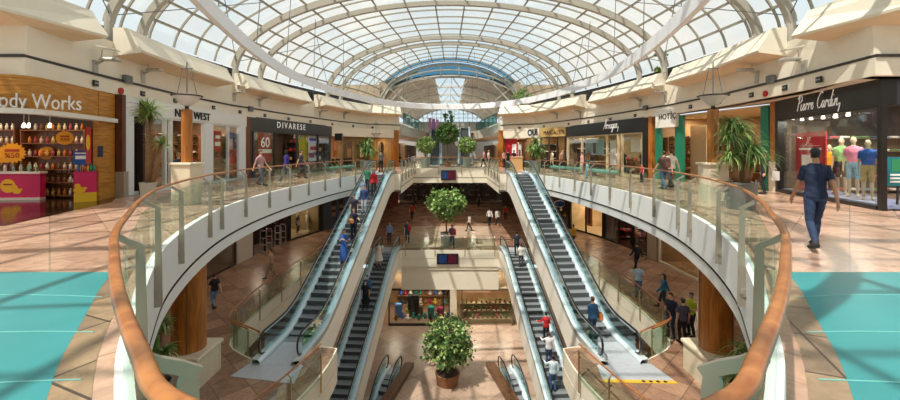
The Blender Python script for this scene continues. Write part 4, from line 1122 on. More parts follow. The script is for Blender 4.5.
for i, t in enumerate((1.9, 4.4)):
    c = b0+dv*t-FB_.a*(.5 if FB_.a.y > 0 else -.5); rz2 = math.atan2(-dv.y, -dv.x); 
    su2, zs2 = shelf_unit(c, rz2, 2.3, 2.5, .36, 6, 'dark wooden wall shelf of bottles %s' % ('behind the duck stand', 'behind the big spiky sale sign')[i], wood('shelf_wood', '6a3c1c', '8f5a2e', .4)); u = -dv
    scatter(lambda: bottle(None, .24, .05), 'wall_bottle', BOT, [c+u*((k+.5)/10-.5)*2.1+Vector((0, -.04, z)) for z in zs2 for k in range(10)], 'bottle on the dark wall shelf '+('behind the duck stand', 'behind the big spiky sale sign')[i], 'bottle', 'bottles on the wall shelf '+('behind the duck stand', 'behind the sale sign')[i])
for i, x in enumerate((24, 29, 50)):
    c = at(x, 123.5, 13.0); o = thing('track_spotlight', 'small spotlight under the bath shop ceiling, %s' % ('above the big sale sign', 'beside the one above the big sale sign', 'above the hanging round signs')[i], 'spotlight', c); MB().tube([c, c+Vector((.06, -.08, -.12))], [.035, .05], 8).build('head', LAMPW, o, world=True); MB().tube([c, (c.x, c.y, 3.26)], .01, 5).build('stem', SILVER, o, world=True)
q = at(88.5, 150, 13.1); o = thing('hanging_banner', 'narrow red banner with yellow oval hanging at the bath shop entrance', 'banner', q); MB().box((0, 0, .15), (.16, .02, 1.2)).build('cloth', RED, o); MB().ball((0, -.015, .25), (.07, .01, .26), 12).build('yellow_oval', YELP, o)
# pink and yellow stand with ducks at the entrance
q = on(78, 202.5, 0); r = thing('display_stand', 'pink and yellow display stand with rubber duck print at the bath shop entrance', 'display stand', (q.x, q.y+.3, 0), .62)
MB().box((0, 0, .16), (.56, .5, .32)).build('yellow_base', cm('eab71e'), r); MB().box((0, 0, .66), (.56, .5, .68)).build('pink_body', PINK, r); MB().box((0, 0, 1.01), (.58, .52, .03)).build('top', cm('b8174c'), r)
FD = Frame((q.x-.28*math.cos(.62)+.25*math.sin(.62), q.y+.3-.28*math.sin(.62)-.25*math.cos(.62)), (q.x+.28*math.cos(.62)+.25*math.sin(.62), q.y+.3+.28*math.sin(.62)-.25*math.cos(.62)), (0, 0))
duck(FD, 79.5, 190, .8, .01, r)
o = thing('blue_sign', 'blue sign with white lines standing on the pink duck display stand', 'sign', (q.x, q.y+.3, 1.03)); FB = Frame((q.x-.3, q.y+.28-.15), (q.x+.2, q.y+.28+.15), (0, 0))
m_ = MB(); FB.box(m_, .02, .42, 1.25, 1.72, 0, .02); m_.build('board', BLU, o, world=True); m_ = MB(); m_.bar(FB.pt(.22, 1.02, .01), FB.pt(.22, 1.3, .01), .03, .03); m_.build('leg', BLU, o, world=True)
m_ = MB(); FB.box(m_, .07, .37, 1.44, 1.56, .021, .025); m_.build('text_block', WHT, o, world=True); m_ = MB(); FB.box(m_, .06, .38, 1.62, 1.66, .021, .025); m_.build('text_bar', WHT, o, world=True)
scatter(lambda: bottle(None, .24, .035), 'duck_stand_bottle', [cm('38a08c'), cm('e0c040'), cm('d05a40'), cm('4a7ab8')], [(q.x-.2+i*.075, q.y+.22+.04*i, 1.025) for i in range(6)], 'bright bottle on top of the pink duck display stand', 'bottle', 'bright bottles on the pink duck stand')
# security gate strip of the entrance
# ================================================================== women's shoe shop (left)
FB_ = fr(121, 246); sx = FB_.sx
room(FB_, sx(121), sx(246), 0, 3.6, 4.5, wall='8a6a50', floor='9c8468', power=75, nl=3)
fascia(FB_, sx(119), sx(247), 3.16, 3.82, cm('e9e7e1', .4), 'plain white sign band above the women\'s shoe shop')
o = thing('shop_lettering', 'black letters on the white band above the women\'s shoe shop', 'lettering', FB_.pt(sx(200), 3.1, .1)); s, z = FB_.px(204, 117, .1)
FB_.sign('NINE WEST', 0, z, .52, .10, BLACK, o, ext=.03, end=sx(208))
opening(FB_, sx(132), sx(243), 0, 3.18, 'glazed front of the women\'s shoe shop behind the stone pedestal lamp', cm('d8dad6', .4), [sx(165), sx(171), sx(203.5), sx(212), sx(228)], open_=(2,))
for x0, x1 in ((121, 132), (203.5, 212), (238, 246)):
    m_ = MB(); FB_.box(m_, sx(x0), sx(x1), 0, 3.18, -.08, .06); tag(m_.build('white_pier', cm('e4e6e6', .4)), {121: 'white pier beside the dark wooden post at the shoe shop', 203.5: 'white pier right of the wooden post lamp at the shoe shop', 238: 'white pier between the shoe shop and the black-framed shop'}[x0], 'pier')
P = poster(FB_, (213.5, 131, 221, 151), RED, 'red sale poster hanging in the shoe shop window', -.25); patch(FB_, P, .2, .8, .62, .78, WHT); patch(FB_, P, .15, .85, .25, .45, WHT)
P = poster(FB_, (226, 132, 235, 165), cm('2a4a8a'), 'tall blue and red poster in the shoe shop side window', -.25); patch(FB_, P, 0, 1, .0, .45, RED); patch(FB_, P, .3, .7, .3, .8, cm('c89a80'), 'printed_figure')
for i, (xa, xb) in enumerate(((137, 163), (173, 200), (213, 236))):
    F = FB_; w = abs(sx(xb)-sx(xa)); c = F.pt((sx(xa)+sx(xb))/2, 0, -.65-.9*(i == 1)); rz = math.atan2(F.a.y, F.a.x)
    su, zs = shelf_unit(c, rz+PI, w*.9, 2.5, .4, 6, 'wooden shoe shelf in the shoe shop '+('behind the tall dracaena', 'behind the post lamp', 'behind the red sale poster')[i], wood('shelf_wood2', '7a4c2a', 'a87040', .4))
    pts = [F.pt((sx(xa)+sx(xb))/2+w*.85*(k/9-.5)*(-1 if 0 else 1), z, -.55-.9*(i == 1)) for z in zs for k in range(0, 10, 2)]
    scatter(shoe_mb, 'shoe', [cm('2a1c18'), cm('8a4028'), cm('c8a078'), cm('b03030'), cm('3a4a6a'), cm('e0d0c0')], pts, 'small shoe displayed on a wooden shelf in the women\'s shoe shop', 'shoe', 'shoes on the women\'s shoe shop shelves', rz+1.57)
# ================================================================== black framed shop with the 60 poster (left)
FCc = fr(247, 331); sx = FCc.sx
room(FCc, sx(247), sx(331), 0, 3.4, 4.5, wall='5c4a3e', floor='6b5848', power=55, nl=3)
fascia(FCc, sx(249), sx(331), 2.98, 3.84, cm('3b3736', .35), 'charcoal sign band over the shop with the big 60 poster')
o = thing('shop_lettering', 'white capital letters on the charcoal band over the 60 poster shop', 'lettering', FCc.pt(sx(292), 3.1, .1)); s, z = FCc.px(292, 126.5, .1); FCc.sign('DIVARESE', s, z, .60, .10, SIGNW, o, ext=.01, space=1.45)
m_ = MB(); FCc.box(m_, sx(244.5), sx(248.8), 0, 3.80, -.2, .1); tag(m_.build('brown_post', wood('brown_post', '5e2f16', '8a4c26', .4)), 'brown wooden post at the near edge of the charcoal-banded shop', 'post')
opening(FCc, sx(250.5), sx(330), 0, 3.0, 'charcoal-framed glazed front of the shop with the 60 poster', cm('3b3736', .35), [sx(253), sx(275), sx(297), sx(318)], open_=(2,), fw=.14)
P = poster(FCc, (257.5, 130, 272, 162), cm('a83a30'), 'big red poster with white number 60 in the charcoal-framed shop window', -.2); ptext(FCc, P, '60', .5, .60, .95, SIGNW); patch(FCc, P, .05, .95, .28, .40, WHT); ptext(FCc, P, '%', .8, .88, .25, WHT)
P = poster(FCc, (299, 133, 307, 161), cm('c6b81c'), 'yellow-green panel with white handwriting in the charcoal-framed shop', -.5); L, w = script('mera'); strokes(FCc, L, FCc.sx(299.3), P['z0']+(P['z1']-P['z0'])*.8, 1.0, .03, -.45, WHT, P['root'])
P = poster(FCc, (308, 132, 317.5, 161), cm('ded6da'), 'pale poster with purple and red flowers in the charcoal-framed shop window', -.2)
for (u0, u1, v0, v1, h) in ((.1, .8, .62, .78, '5a4a9a'), (.2, .95, .38, .5, 'b03a50'), (.05, .6, .12, .28, '8a2a50'), (.5, .9, .2, .3, '6a6ac0')): patch(FCc, P, u0, u1, v0, v1, cm(h), 'printed_flower')
for i, x in enumerate((280, 286, 291)): p = FCc.pt(sx(x), 0.012, -2.2); person('dark-dressed mannequin inside the charcoal-framed shop, %s from the 60 poster' % ('first', 'second', 'third')[i], p, 90, ('2a2a3a', '3a2a3a', '1c1c1c')[i], '2a2a2a', name='mannequin', cat='mannequin', female=True)
su, zs = shelf_unit(FCc.pt(sx(285), .012, -3.9), math.atan2(FCc.a.y, FCc.a.x)+PI, 3.2, 2, .4, 4, 'long handbag shelf at the back of the charcoal-framed shop', cm('c9b08c'))
scatter(bag_mb, 'handbag', [cm('6b3a22'), cm('b0242c'), cm('1c1c1c'), cm('c8a060')], [FCc.pt(sx(285)+(-1.3+k*.5), z, -3.85) for z in zs[:3] for k in range(6)], 'handbag on the long shelf in the charcoal-framed shop', 'handbag', 'handbags at the back of the charcoal-framed shop', math.atan2(FCc.a.y, FCc.a.x))
# ================================================================== wood lined cafe (left, far)
FDd = fr(332, 396); sx = FDd.sx; F = FDd
room(F, sx(332), sx(394), 0, 3.1, 4.0, wall='a8804c', floor='7d5a3c', power=45, nl=3, back='9a8460', col=(1, .85, .62))
fascia(F, sx(331), sx(396), 3.0, 3.80, CREAM, 'plain cream band over the wood-lined cafe')
P = poster(F, (327.5+5, 140, 337.5, 157), cm('c06a34'), 'orange poster of a face on the cafe wall beside the palm', -1.5); patch(F, P, .2, .8, .4, .9, cm('d9a074'), 'printed_face')
o = thing('hanging_speaker', 'black box hanging from the cafe ceiling beside the charcoal-framed shop', 'speaker', at(339, 141, 34)); c = at(339, 137, 34)
MB().box((c.x, c.y, c.z), (.6, .4, .6)).build('body', BLACK, o, world=True); MB().tube([(c.x, c.y, c.z+.3), (c.x, c.y, 3.1)], .03, 6).build('rod', BLACK, o, world=True)
for i, x in enumerate((345, 358)):
    c = F.pt(sx(x), .012, -1.6); r = thing('cafe_table', 'round cafe table in the wood-lined cafe, %s' % ('nearer the black hanging box', 'nearer the palm')[i], 'table', c)
    MB().lathe([(.25, 0), (.25, .02), (.04, .05), (.04, .70), (.40, .72), (.40, .75)]).build('table', cm('4a3020'), r)
    for k in range(2):
        ch = thing('cafe_chair', 'dark chair %s round table in the wood-lined cafe, %s' % (('before the', 'behind the')[k], ('black box side', 'palm side')[i]), 'chair', (c.x+.1, c.y+(-.7 if k == 0 else .7), 0.012), 0 if k else PI)
        MB().box((0, 0, .45), (.42, .42, .05)).build('seat', cm('2a201a'), ch); MB().box((0, .2, .70), (.42, .04, .45)).build('backrest', cm('2a201a'), ch)
        for a in (-1, 1):
            for b in (-1, 1): MB().tube([(a*.17, b*.17, 0), (a*.17, b*.17, .43)], .018, 6).build('leg', cm('2a201a'), ch)
for i, x in enumerate((349, 362, 376, 387)):
    P = poster(F, (x-3, 132, x+3, 163), cm(('4a3424', '3a2c20', '8a9a98', '2e2620')[i]), ('tall dark panel', 'second tall dark panel', 'grey-green glazed panel', 'dark doorway panel')[i]+' on the cafe back wall, '+('near the black hanging box', 'beside the palm', 'right of the palm', 'near the corner pillar')[i], -3.4, 'wall panel', name='wall_panel', zr=(.3, 2.6)); patch(F, P, .15, .85, .3, .7, cm(('7a5a3c', 'c8a878', 'b8c4c0', '5a4a3a')[i]))
m_ = MB(); F.box(m_, sx(393.5), sx(398), 0, 3.80, -.35, .12); tag(m_.build('orange_pillar', CHERRY), 'orange wooden corner pillar at the far end of the cafe', 'pillar')
# ================================================================== menswear window (right, near)
PR0 = (11.7, 11.1)
FP = Frame((12.45, 11.5), (13.78, 16.85), (0, 20)); sx = FP.sx
struct(MB().box((18.2, 16.95, 1.8), (8.4, .1, 3.6)).build('wall_shop_back', cm('5a4c42', noise=.3)))
struct(MB().prism([(12.75, 11.7), (22, 11.7), (22, 16.9), (14.0, 16.9)], 3.46, 3.54).build('ceiling_shop', cm('6a6058')))
struct(MB().poly([[(12.5, 11.5), (22, 11.5), (22, 16.9), (13.7, 16.9)]], .05).build('floor_shop', cm('7a6a5c', .3)))
for p in ((14.0, 12.7), (14.9, 14.6), (17, 13.8)): lamp((*p, 3.42), (.8, .5), 60, (1, .9, .75))
# black surround
r = thing('storefront', 'black-framed menswear shop front with four mannequins', 'shop front', FP.pt(FP.L/2, 0, 0))
zb = FP.px(845, 109)[1]
m_ = MB(); FP.box(m_, -.03, FP.L, 3.05, 3.98, -.3, .08); m_.build('sign_band', BLACK, r, world=True)
m_ = MB(); FP.box(m_, -.03, .12, 0, 3.05, -.08, .06); m_.build('black_jamb', BLACK, r, world=True)
m_ = MB(); FP.box(m_, FP.L-.2, FP.L, 0, 3.05, -.25, .08); m_.build('black_post', BLACK, r, world=True)
m_ = MB(); FP.box(m_, .14, FP.L-.2, 0, .12, -.2, .08); m_.build('sill', BLACK, r, world=True)
m_ = MB(); FP.box(m_, .14, FP.L-.2, 2.97, 3.05, -.1, .05); m_.build('head_rail', BLACK, r, world=True)
m_ = MB(); FP.box(m_, .14, FP.L-.2, .12, 2.97, -.04, -.028); m_.build('pane', SHOPG, r, world=True)
m_ = MB(); FP.box(m_, .14, FP.L-.2, .02, .16, -1.5, -.05); m_.build('display_floor', cm('8e97b8', .3, noise=.3, nscale=6), r, world=True)
lamp(FP.pt(FP.L*.35, 2.95, -.55), (.4, 2.2), 55, (1, .93, .82)); lamp(FP.pt(FP.L*.75, 2.95, -.55), (.4, 2.0), 55, (1, .93, .82))
L, w = script('Pierre Cardin'); s0, z = FP.px(797, 109.5, .12); s1 = sx(843); size = abs(s1-s0)/w
strokes(FP, L, s0, z-.07, size*.97, .013, .11, SIGNW, r)
# second, open front right of the black post
P = None
FP2 = Frame((11.9, 11.12), (14.5, 11.12), (0, 0))
m_ = MB(); m_.box((16.6, 11.65, 3.51), (8.1, .4, .94)); tag(m_.build('sign_band', BLACK), 'black band continuing over the open menswear entrance', 'shop sign')
r = thing('sale_stand', 'turquoise poster of a man\'s face standing in the menswear entrance', 'poster', (12.85, 11.6, 0)); F = Frame((12.62, 11.6), (13.5, 11.6), (0, 0))
z1, z0 = at(895, 157, 11.6).z, at(895, 186, 11.6).z
m_ = MB(); F.box(m_, .0, .8, z0, z1, 0, .03); m_.build('board', cm('147a86'), r, world=True); m_ = MB(); F.box(m_, .15, .65, z0+.42, z1-.06, .031, .04); m_.build('printed_shirt', cm('2a8a5a'), r, world=True)
MB().ball(F.pt(.4, z1-.20, .03), (.09, .01, .12), 12).build('printed_face', SKIN[1], r, world=True)
m_ = MB(); 
for zz in (.1, .2, .3): F.box(m_, .1, .55, z0+zz, z0+zz+.05, .031, .04)
m_.build('text_bar', WHT, r, world=True); m_ = MB(); m_.bar(F.pt(.4, 0, -.05), F.pt(.4, z0+.3, -.02), .05, .03); m_.box(F.pt(.4, .02, -.05), (.5, .35, .04)); m_.build('stand', BLACK, r, world=True)
# red sale board and mannequins
def q_on(x, D): return ((x-450)/FOC*D, D)
P = poster(FP, (797, 132, 827, 192), cm('b5202a'), 'tall red sale board with white lines behind the walking man', -.3, th=.04)
ptext(FP, P, 'JF', .45, .86, .34, WHT, shear=.3); patch(FP, P, .12, .88, .70, .735, WHT, 'text_bar'); patch(FP, P, .15, .85, .77, .775, WHT); patch(FP, P, .22, .75, .38, .62, WHT)
for i, (x, o, top, low, ht, lab) in enumerate(((829.5, -.75, 'e3b41a', '5e1f2a', 1.78, 'yellow polo and dark red shorts'), (841.5, -.95, '86bf78', '2d2b30', 2.04, 'green polo and dark shorts'), (853.5, -.7, 'd9829a', '6aa3bd', 2.04, 'pink polo and light blue shorts'), (868, -.6, '2557a8', 'b89a5e', 1.92, 'blue polo and tan shorts'))):
    p0 = FP.pt(FP.sx(x, o), .16, o); mq = person('faceless mannequin in %s in the menswear window' % lab, p0, 128, top, low, name='mannequin', cat='mannequin', lower='shorts', h=ht, pose='stand'); mq.scale.x *= .85
for i, x in enumerate((793, 802, 811, 823, 835.5, 848)):
    yy = (117, 118, 117, 116, 115, 113)[i]; F = FP; s, z = F.px(x, yy, -.35); c = F.pt(s, z, -.35)
    o = thing('spotlight', 'white spotlight above the menswear mannequins, %s from the window\'s inner end' % ('first', 'second', 'third', 'fourth', 'fifth', 'sixth')[i], 'spotlight', c)
    MB().tube([c+Vector((0, 0, .07)), c+Vector((-.03, -.03, -.10))], [.04, .06], 10).build('head', LAMPW, o, world=True); MB().tube([c+Vector((0, 0, .05)), (c.x, c.y, 3.46)], .012, 5).build('stem', WHT, o, world=True)
su, zs = shelf_unit((16.6, 15.95, .05), 0, 4, 2.2, .45, 5, 'wall shelf of folded shirts at the back of the menswear shop', cm('7c6650'))
scatter(folded_mb, 'folded_shirt', [cm('8aa0c0'), cm('c05a5a'), cm('e6e2da'), cm('3a4a6a'), cm('6a8a5a')], [(14.85+k*.39, 15.9, z) for z in zs for k in range(10)], 'folded shirt on the menswear wall shelf', 'shirt', 'folded shirts at the back of the menswear shop')
# ================================================================== shoe shop with green pillars (right)
FH = Frame(wall_at(656), (13.80, 16.95), (0, 22)); sx = FH.sx; F = FH
room(F, sx(656), sx(774), 0, 3.65, 5, wall='a8865e', floor='9a7c5c', power=70, nl=3, ceil='d9c49a')
struct(MB().prism([(11.75, 11.15), (12.4, 14.5), (12.85, 18.5), (12.8, 23), wall_at(656), (14.3, 17.3), (14.3, 16.8), (13.2, 11.5), (13.2, 11.15)][::-1], 3.80, 3.86).build('ceiling_soffit', CREAM))
GREEN = mat('green_paint', '1d7a5c', .35)
for xa, xb, lab in ((656, 661.5, 'green pillar beside the black scripted shop'), (676, 684, 'green pillar right of the white shoe shop sign'), (762, 770, 'green pillar behind the arching dracaena')):
    m_ = MB(); F.box(m_, sx(xa), sx(xb), 0, 3.65, -.08, .08); tag(m_.build('green_pillar', GREEN), lab, 'pillar')
r = thing('wood_pillar', 'orange wooden pillar on stone block beside the black menswear front', 'pillar', F.pt(sx(775), 0, .1)); m_ = MB(); F.box(m_, sx(771.5), sx(777.5), 1.25, 3.80, -.05, .08); m_.build('shaft', CHERRY, r, world=True); m_ = MB(); F.box(m_, sx(771), sx(777.8), 0, 1.25, -.06, .12); m_.build('stone_base', STONE, r, world=True)
r = thing('shop_sign', 'white sign box with black letters over the cream doorway with green jambs', 'shop sign', F.pt(sx(669), 2.7, .15)); s, z = F.px(668, 116.5, .2)
m_ = MB(); F.box(m_, sx(659), sx(680), z-.62, z+.5, 0, .24); m_.build('box', cm('f0ece2'), r, world=True); F.sign('HOTİÇ', s, z, .44, .25, BLACK, r, ext=.02)
m_ = MB(); F.box(m_, sx(661.5), sx(676), 0, 3.2, -2.0, -1.95); tag(m_.build('cream_partition', cm('d6bd98')), 'cream partition inside the doorway with green jambs', 'partition')
for i, (xa, xb) in enumerate(((686, 706), (712, 734), (738, 760))):
    w = abs(sx(xb)-sx(xa)); c = F.pt((sx(xa)+sx(xb))/2, .012, -2.4); rz = math.atan2(F.a.y, F.a.x)
    su, zs = shelf_unit(c, rz, w*.92, 2.1, .45, 5, 'lit shoe shelf in the green-pillared shop, '+('left of the wooden post lamp', 'behind the arching dracaena', 'beside the far green pillar')[i], cm('b98a58'))
    scatter(shoe_mb, 'shoe', [cm('2a1c18'), cm('6a3020'), cm('d8d0c8'), cm('1c1c24'), cm('a07850')], [F.pt((sx(xa)+sx(xb))/2+w*.82*(k/8-.5), z, -2.3) for z in zs for k in range(0, 9, 2)], 'small shoe on a lit shelf in the green-pillared shop', 'shoe', 'shoes in the green-pillared shop', rz+1.57)
P = poster(F, (716.5, 153.5, 721.5, 163), cm('c8643c'), 'small orange notice standing beside the post lamp pedestal', -.5, 'notice')
# ================================================================== black scripted shop (right)
FG = fr(567, 653); sx = FG.sx; F = FG
room(F, sx(567), sx(652), 0, 3.3, 4.5, wall='b39a76', floor='8a7660', power=70, nl=3)
fascia(F, sx(567), sx(649), 2.9, 3.84, BLACK, 'black sign band with white handwriting above the shop with pale blue poster')
o = thing('shop_lettering', 'white handwritten name on the black band above the pale blue poster', 'lettering', F.pt(sx(610), 3, .1)); L, w = script('Armagan'.replace('r', 'r')); s0, z = F.px(604, 129, .1); strokes(F, L, s0, z, abs(sx(617)-sx(604))/w, .016, .10, SIGNW, o)
opening(F, sx(568), sx(648), 0, 2.92, 'glazed front with cream frame under the black scripted band', cm('cdb995', .5), [sx(582), sx(607), sx(618), sx(622), sx(643)], open_=(3, ), fw=.13)
m_ = MB(); F.box(m_, sx(643.5), sx(650), 0, 2.92, -.3, .09); tag(m_.build('black_pier', BLACK), 'black pier at the near end of the black scripted shop', 'pier')
m_ = MB(); F.box(m_, sx(650), sx(653.5), 0, 3.84, -.3, .12); tag(m_.build('brown_post', CHERRY), 'orange-brown post between the black pier and the green pillar', 'post')
P = poster(F, (585.5, 139, 604, 155), cm('9dbfc6'), 'pale blue poster with figures in the scripted shop window', -1.0); patch(F, P, .45, .6, .1, .75, cm('6a5a58'), 'printed_figure')
o = thing('hanging_cloth', 'white cloth with dark print hanging in the scripted shop window', 'cloth', F.pt(sx(613), 0, -.4)); m_ = MB(); s, _ = F.px(613, 140, -.4); F.box(m_, s-.35, s+.35, .6, 2.45, -.42, -.39); m_.build('fabric', cm('dcd8dc'), o, world=True)
P = poster(F, (631, 139, 641, 152), WHT, 'white poster deep inside the scripted shop', -1.5)
for i, (x, o, a, b) in enumerate(((579, -.8, 'b07a60', '3a8a7a'), (606, -.7, 'e8e4dc', 'e8e4dc'), (609, -1.2, '2a2422', '2a2422'), (627, -1.2, '3a3a3a', '222222'), (633, -1.5, '8a6a50', '2a2a2a'))):
    person('female mannequin in the scripted shop window, %s' % ('in tan and teal', 'in white beside the hanging cloth', 'in black beside the hanging cloth', 'in dark grey at the doorway', 'in brown below the white poster')[i], F.pt(sx(x), .012, o), -60, a, b, name='mannequin', cat='mannequin', female=True)
su, zs = shelf_unit(F.pt(sx(600), .012, -2.5), math.atan2(F.a.y, F.a.x), 2.2, .9, .5, 2, 'low display shelf with bags in the scripted shop', cm('8a5a34'))
scatter(bag_mb, 'handbag', [cm('b03030'), cm('3a2a20'), cm('b08a50'), cm('2a8a7a')], [F.pt(sx(600)+(-.9+k*.45), z, -2.4) for z in zs for k in range(5)], 'handbag on the low shelf in the scripted shop', 'handbag', 'handbags in the scripted shop', math.atan2(F.a.y, F.a.x))
# ================================================================== far right shops
F = FQ = fr(526, 566); sx = F.sx
room(F, sx(526), sx(566), 0, 3.3, 4, wall='9c7a50', floor='7d6248', power=80, nl=2)
fascia(F, sx(540), sx(566), 2.98, 3.84, mat('gold_band', 'c6a86c', .4), 'gold sign band with dark capitals beside the black scripted shop')
o = thing('shop_lettering', 'dark capital letters on the gold sign band', 'lettering', F.pt(sx(553), 3.1, .1)); s, z = F.px(553.5, 132.5, .1); F.sign('MASCALITTI', s, z, .50, .10, cm('5a3a1a'), o, ext=.02)
fascia(F, sx(526.5), sx(539.5), 2.98, 3.84, cm('f1ede2'), 'white sign band with three blue letters beside the gold one')
o = thing('shop_lettering', 'dark blue letters on the white sign band', 'lettering', F.pt(sx(532), 3.1, .1)); s, z = F.px(532.5, 132.8, .1); F.sign('OUI', s, z, .85, .10, cm('1c2440'), o, ext=.02, offset=.02)
m_ = MB(); F.box(m_, sx(538.5), sx(540.5), 0, 3.0, -.2, .08); tag(m_.build('cream_pier', CREAM), 'cream pier between the gold band shop and the white band shop', 'pier')
opening(F, sx(541), sx(565), 0, 3.0, 'glazed front under the gold sign band', cm('4a3828'), [sx(549), sx(557)], open_=(1,))
for i, x in enumerate((547, 551, 555, 560)): person('mannequin %s under the gold sign band' % ('in blue', 'in pale blue', 'in white', 'in grey')[i], F.pt(sx(x), .012, -2), -20, ('3a5a8a', '8ab0d0', 'e6e2dc', '5a5a60')[i], '3a3a48', name='mannequin', cat='mannequin')
F = FR = fr(503, 526); sx = F.sx
room(F, sx(504), sx(525.5), 0, 2.9, 3.5, wall='8a5a40', floor='7d6248', power=80, nl=1)
fascia(F, sx(502), sx(526), 2.95, 3.80, CREAM, 'plain cream band over the red poster shop')
P = poster(F, (505, 134, 517, 165), mat('bright_red', 'c8202c', .5), 'big red poster at the shop beside the far right corner pillar', -.3, zr=(.3, 2.9)); patch(F, P, .6, .95, .35, .8, WHT, 'printed_figure')
P = poster(F, (518, 140, 521.5, 160), cm('d9cfc6'), 'narrow pale poster beside the big red poster', -.3, zr=(.4, 2.4)); patch(F, P, .2, .8, .2, .7, cm('6a3a3a'), 'printed_figure')
m_ = MB(); F.box(m_, sx(498.8), sx(503.5), 0, 3.80, -.35, .12); tag(m_.build('orange_pillar', CHERRY), 'orange wooden corner pillar beside the red poster shop', 'pillar')

# ------------------------------------------------------------------ stock along the walls one sees
SHC = [cm('2a1c18'), cm('8a4028'), cm('c8a078'), cm('b03030'), cm('3a4a6a'), cm('e0d0c0')]
F = FB_; side_stock(F, F.sx(246), F.sx(121), -2.3, 3.6, 2.6, 6, shoe_mb, 'shoe', SHC, 'tall shoe shelf along the far side wall of the women\'s shoe shop', 'small shoe on the side wall shelf of the women\'s shoe shop', 'shoes on the side wall of the women\'s shoe shop', 11, None, 1.57, 1.15)
F = FH; side_stock(F, F.sx(656), F.sx(774), -2.4, 4.0, 2.5, 6, shoe_mb, 'shoe', SHC, 'tall shoe shelf along the far side wall of the green-pillared shop', 'small shoe on the side wall shelf of the green-pillared shop', 'shoes on the side wall of the green-pillared shop', 10, None, 1.57, 1.15)
F = FCc; side_stock(F, F.sx(331), F.sx(247), -2.3, 3.6, 2.4, 4, bag_mb, 'handbag', [cm('6b3a22'), cm('b0242c'), cm('1c1c1c'), cm('c8a060'), cm('d8cfc0')], 'handbag shelf along the far side wall of the charcoal-framed shop', 'handbag on the side wall shelf of the charcoal-framed shop', 'handbags on the side wall of the charcoal-framed shop', 7, cm('3a2e28'))
rzz = math.atan2(F.a.y, F.a.x); rack(F.pt(F.sx(264), .012, -1.6), rzz, 1.8, 14, 'garment rack behind the big 60 poster', 'garment hanging on the rack behind the big 60 poster', 'garments behind the 60 poster', ('b03a3a', 'd8d0c8', '2a2a30', '5a6a8a'))
F = FG; side_stock(F, F.sx(567), F.sx(652), -2.4, 3.6, 2.4, 5, folded_mb, 'folded_garment', [cm('c8b8a0'), cm('8a3a3a'), cm('3a4a5a'), cm('e8e0d4'), cm('2a2624')], 'wall shelf of folded clothes at the far side of the scripted shop', 'folded garment on the side wall shelf of the scripted shop', 'folded garments in the scripted shop', 8, cm('5a4430'))
rzz = math.atan2(F.a.y, F.a.x)
for i, (x, o, cs) in enumerate(((594, -1.9, ('e8e0d0', 'b08a70', '4a5a70')), (628, -2.2, ('2a2a30', '6a4a3a', 'a8a8a8')), (637, -1.2, ('b83a3a', 'e0d8d0', '3a3a44')))): rack(F.pt(F.sx(x), .012, o), rzz, 2.0 if i < 2 else 1.2, 14 if i < 2 else 9, 'garment rack in the scripted shop, '+('below the pale blue poster', 'deep inside the doorway', 'in the near window')[i], 'garment on the rack '+('below the pale blue poster', 'deep inside the scripted shop doorway', 'in the near window of the scripted shop')[i], 'garments '+('below the pale blue poster', 'deep inside the scripted shop', 'in the near scripted window')[i], cs)
F = FQ; side_stock(F, F.sx(526), F.sx(566), -2.2, 3.2, 2.3, 4, folded_mb, 'folded_garment', [cm('3a5a8a'), cm('8ab0d0'), cm('d8d8d8'), cm('2a3040')], 'shelf of folded blue clothes behind the gold band shop front', 'folded garment behind the gold band shop front', 'folded garments behind the gold band', 7, cm('4a3424'))
# ================================================================== middle gallery shops
MW_R = [(14.0, 2), (14.1, 15), (14.2, 23), (14.0, 28), (13.2, 33.5), (11.4, 38.5), (8.6, 47), (7.2, 56)]
MW_L = [(-x, y) for x, y in MW_R]
def mfr(a, b, pts): return Frame(along(pts, a, a+.01)[0], along(pts, b, b+.01)[0], (0, 25))
def msx(pts, x, y):          # arc position of the floor point seen at x, y on the middle wall line
    p = on(x, y, Z1); return s_of(pts, (p.x, p.y))
HM = 4.4
def mid_shop(pts, a, b, label, front='8a7358', split=(), open_=(), **k):
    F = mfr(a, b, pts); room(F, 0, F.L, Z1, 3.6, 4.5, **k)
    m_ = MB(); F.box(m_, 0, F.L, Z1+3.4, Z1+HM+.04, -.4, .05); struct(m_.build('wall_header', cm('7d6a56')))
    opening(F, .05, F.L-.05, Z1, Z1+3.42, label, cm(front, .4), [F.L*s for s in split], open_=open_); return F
def pier(pts, a, b, label, m, h=HM+.04, o=.12):
    F = mfr(a, b, pts); m_ = MB(); F.box(m_, 0, F.L, Z1, Z1+h, -.5, o); tag(m_.build('pier', m), label, 'pier'); return F
SR = lambda D: s_of(MW_R, [p for p in [(x, D) for x in np.linspace(14.3, 6, 200)] ][int(np.argmin([min(math.hypot(q[0]-x, q[1]-D) for q in MW_F) for x in np.linspace(14.3, 6, 200)]))])
MW_F = []
for a, b in zip(MW_R, MW_R[1:]):
    for i in range(40): MW_F.append((a[0]+(b[0]-a[0])*i/40, a[1]+(b[1]-a[1])*i/40))
def sD(D):
    q = min(MW_F, key=lambda p: abs(p[1]-D)); return s_of(MW_R, q)
WPL = cm('ddd6cc', .5)
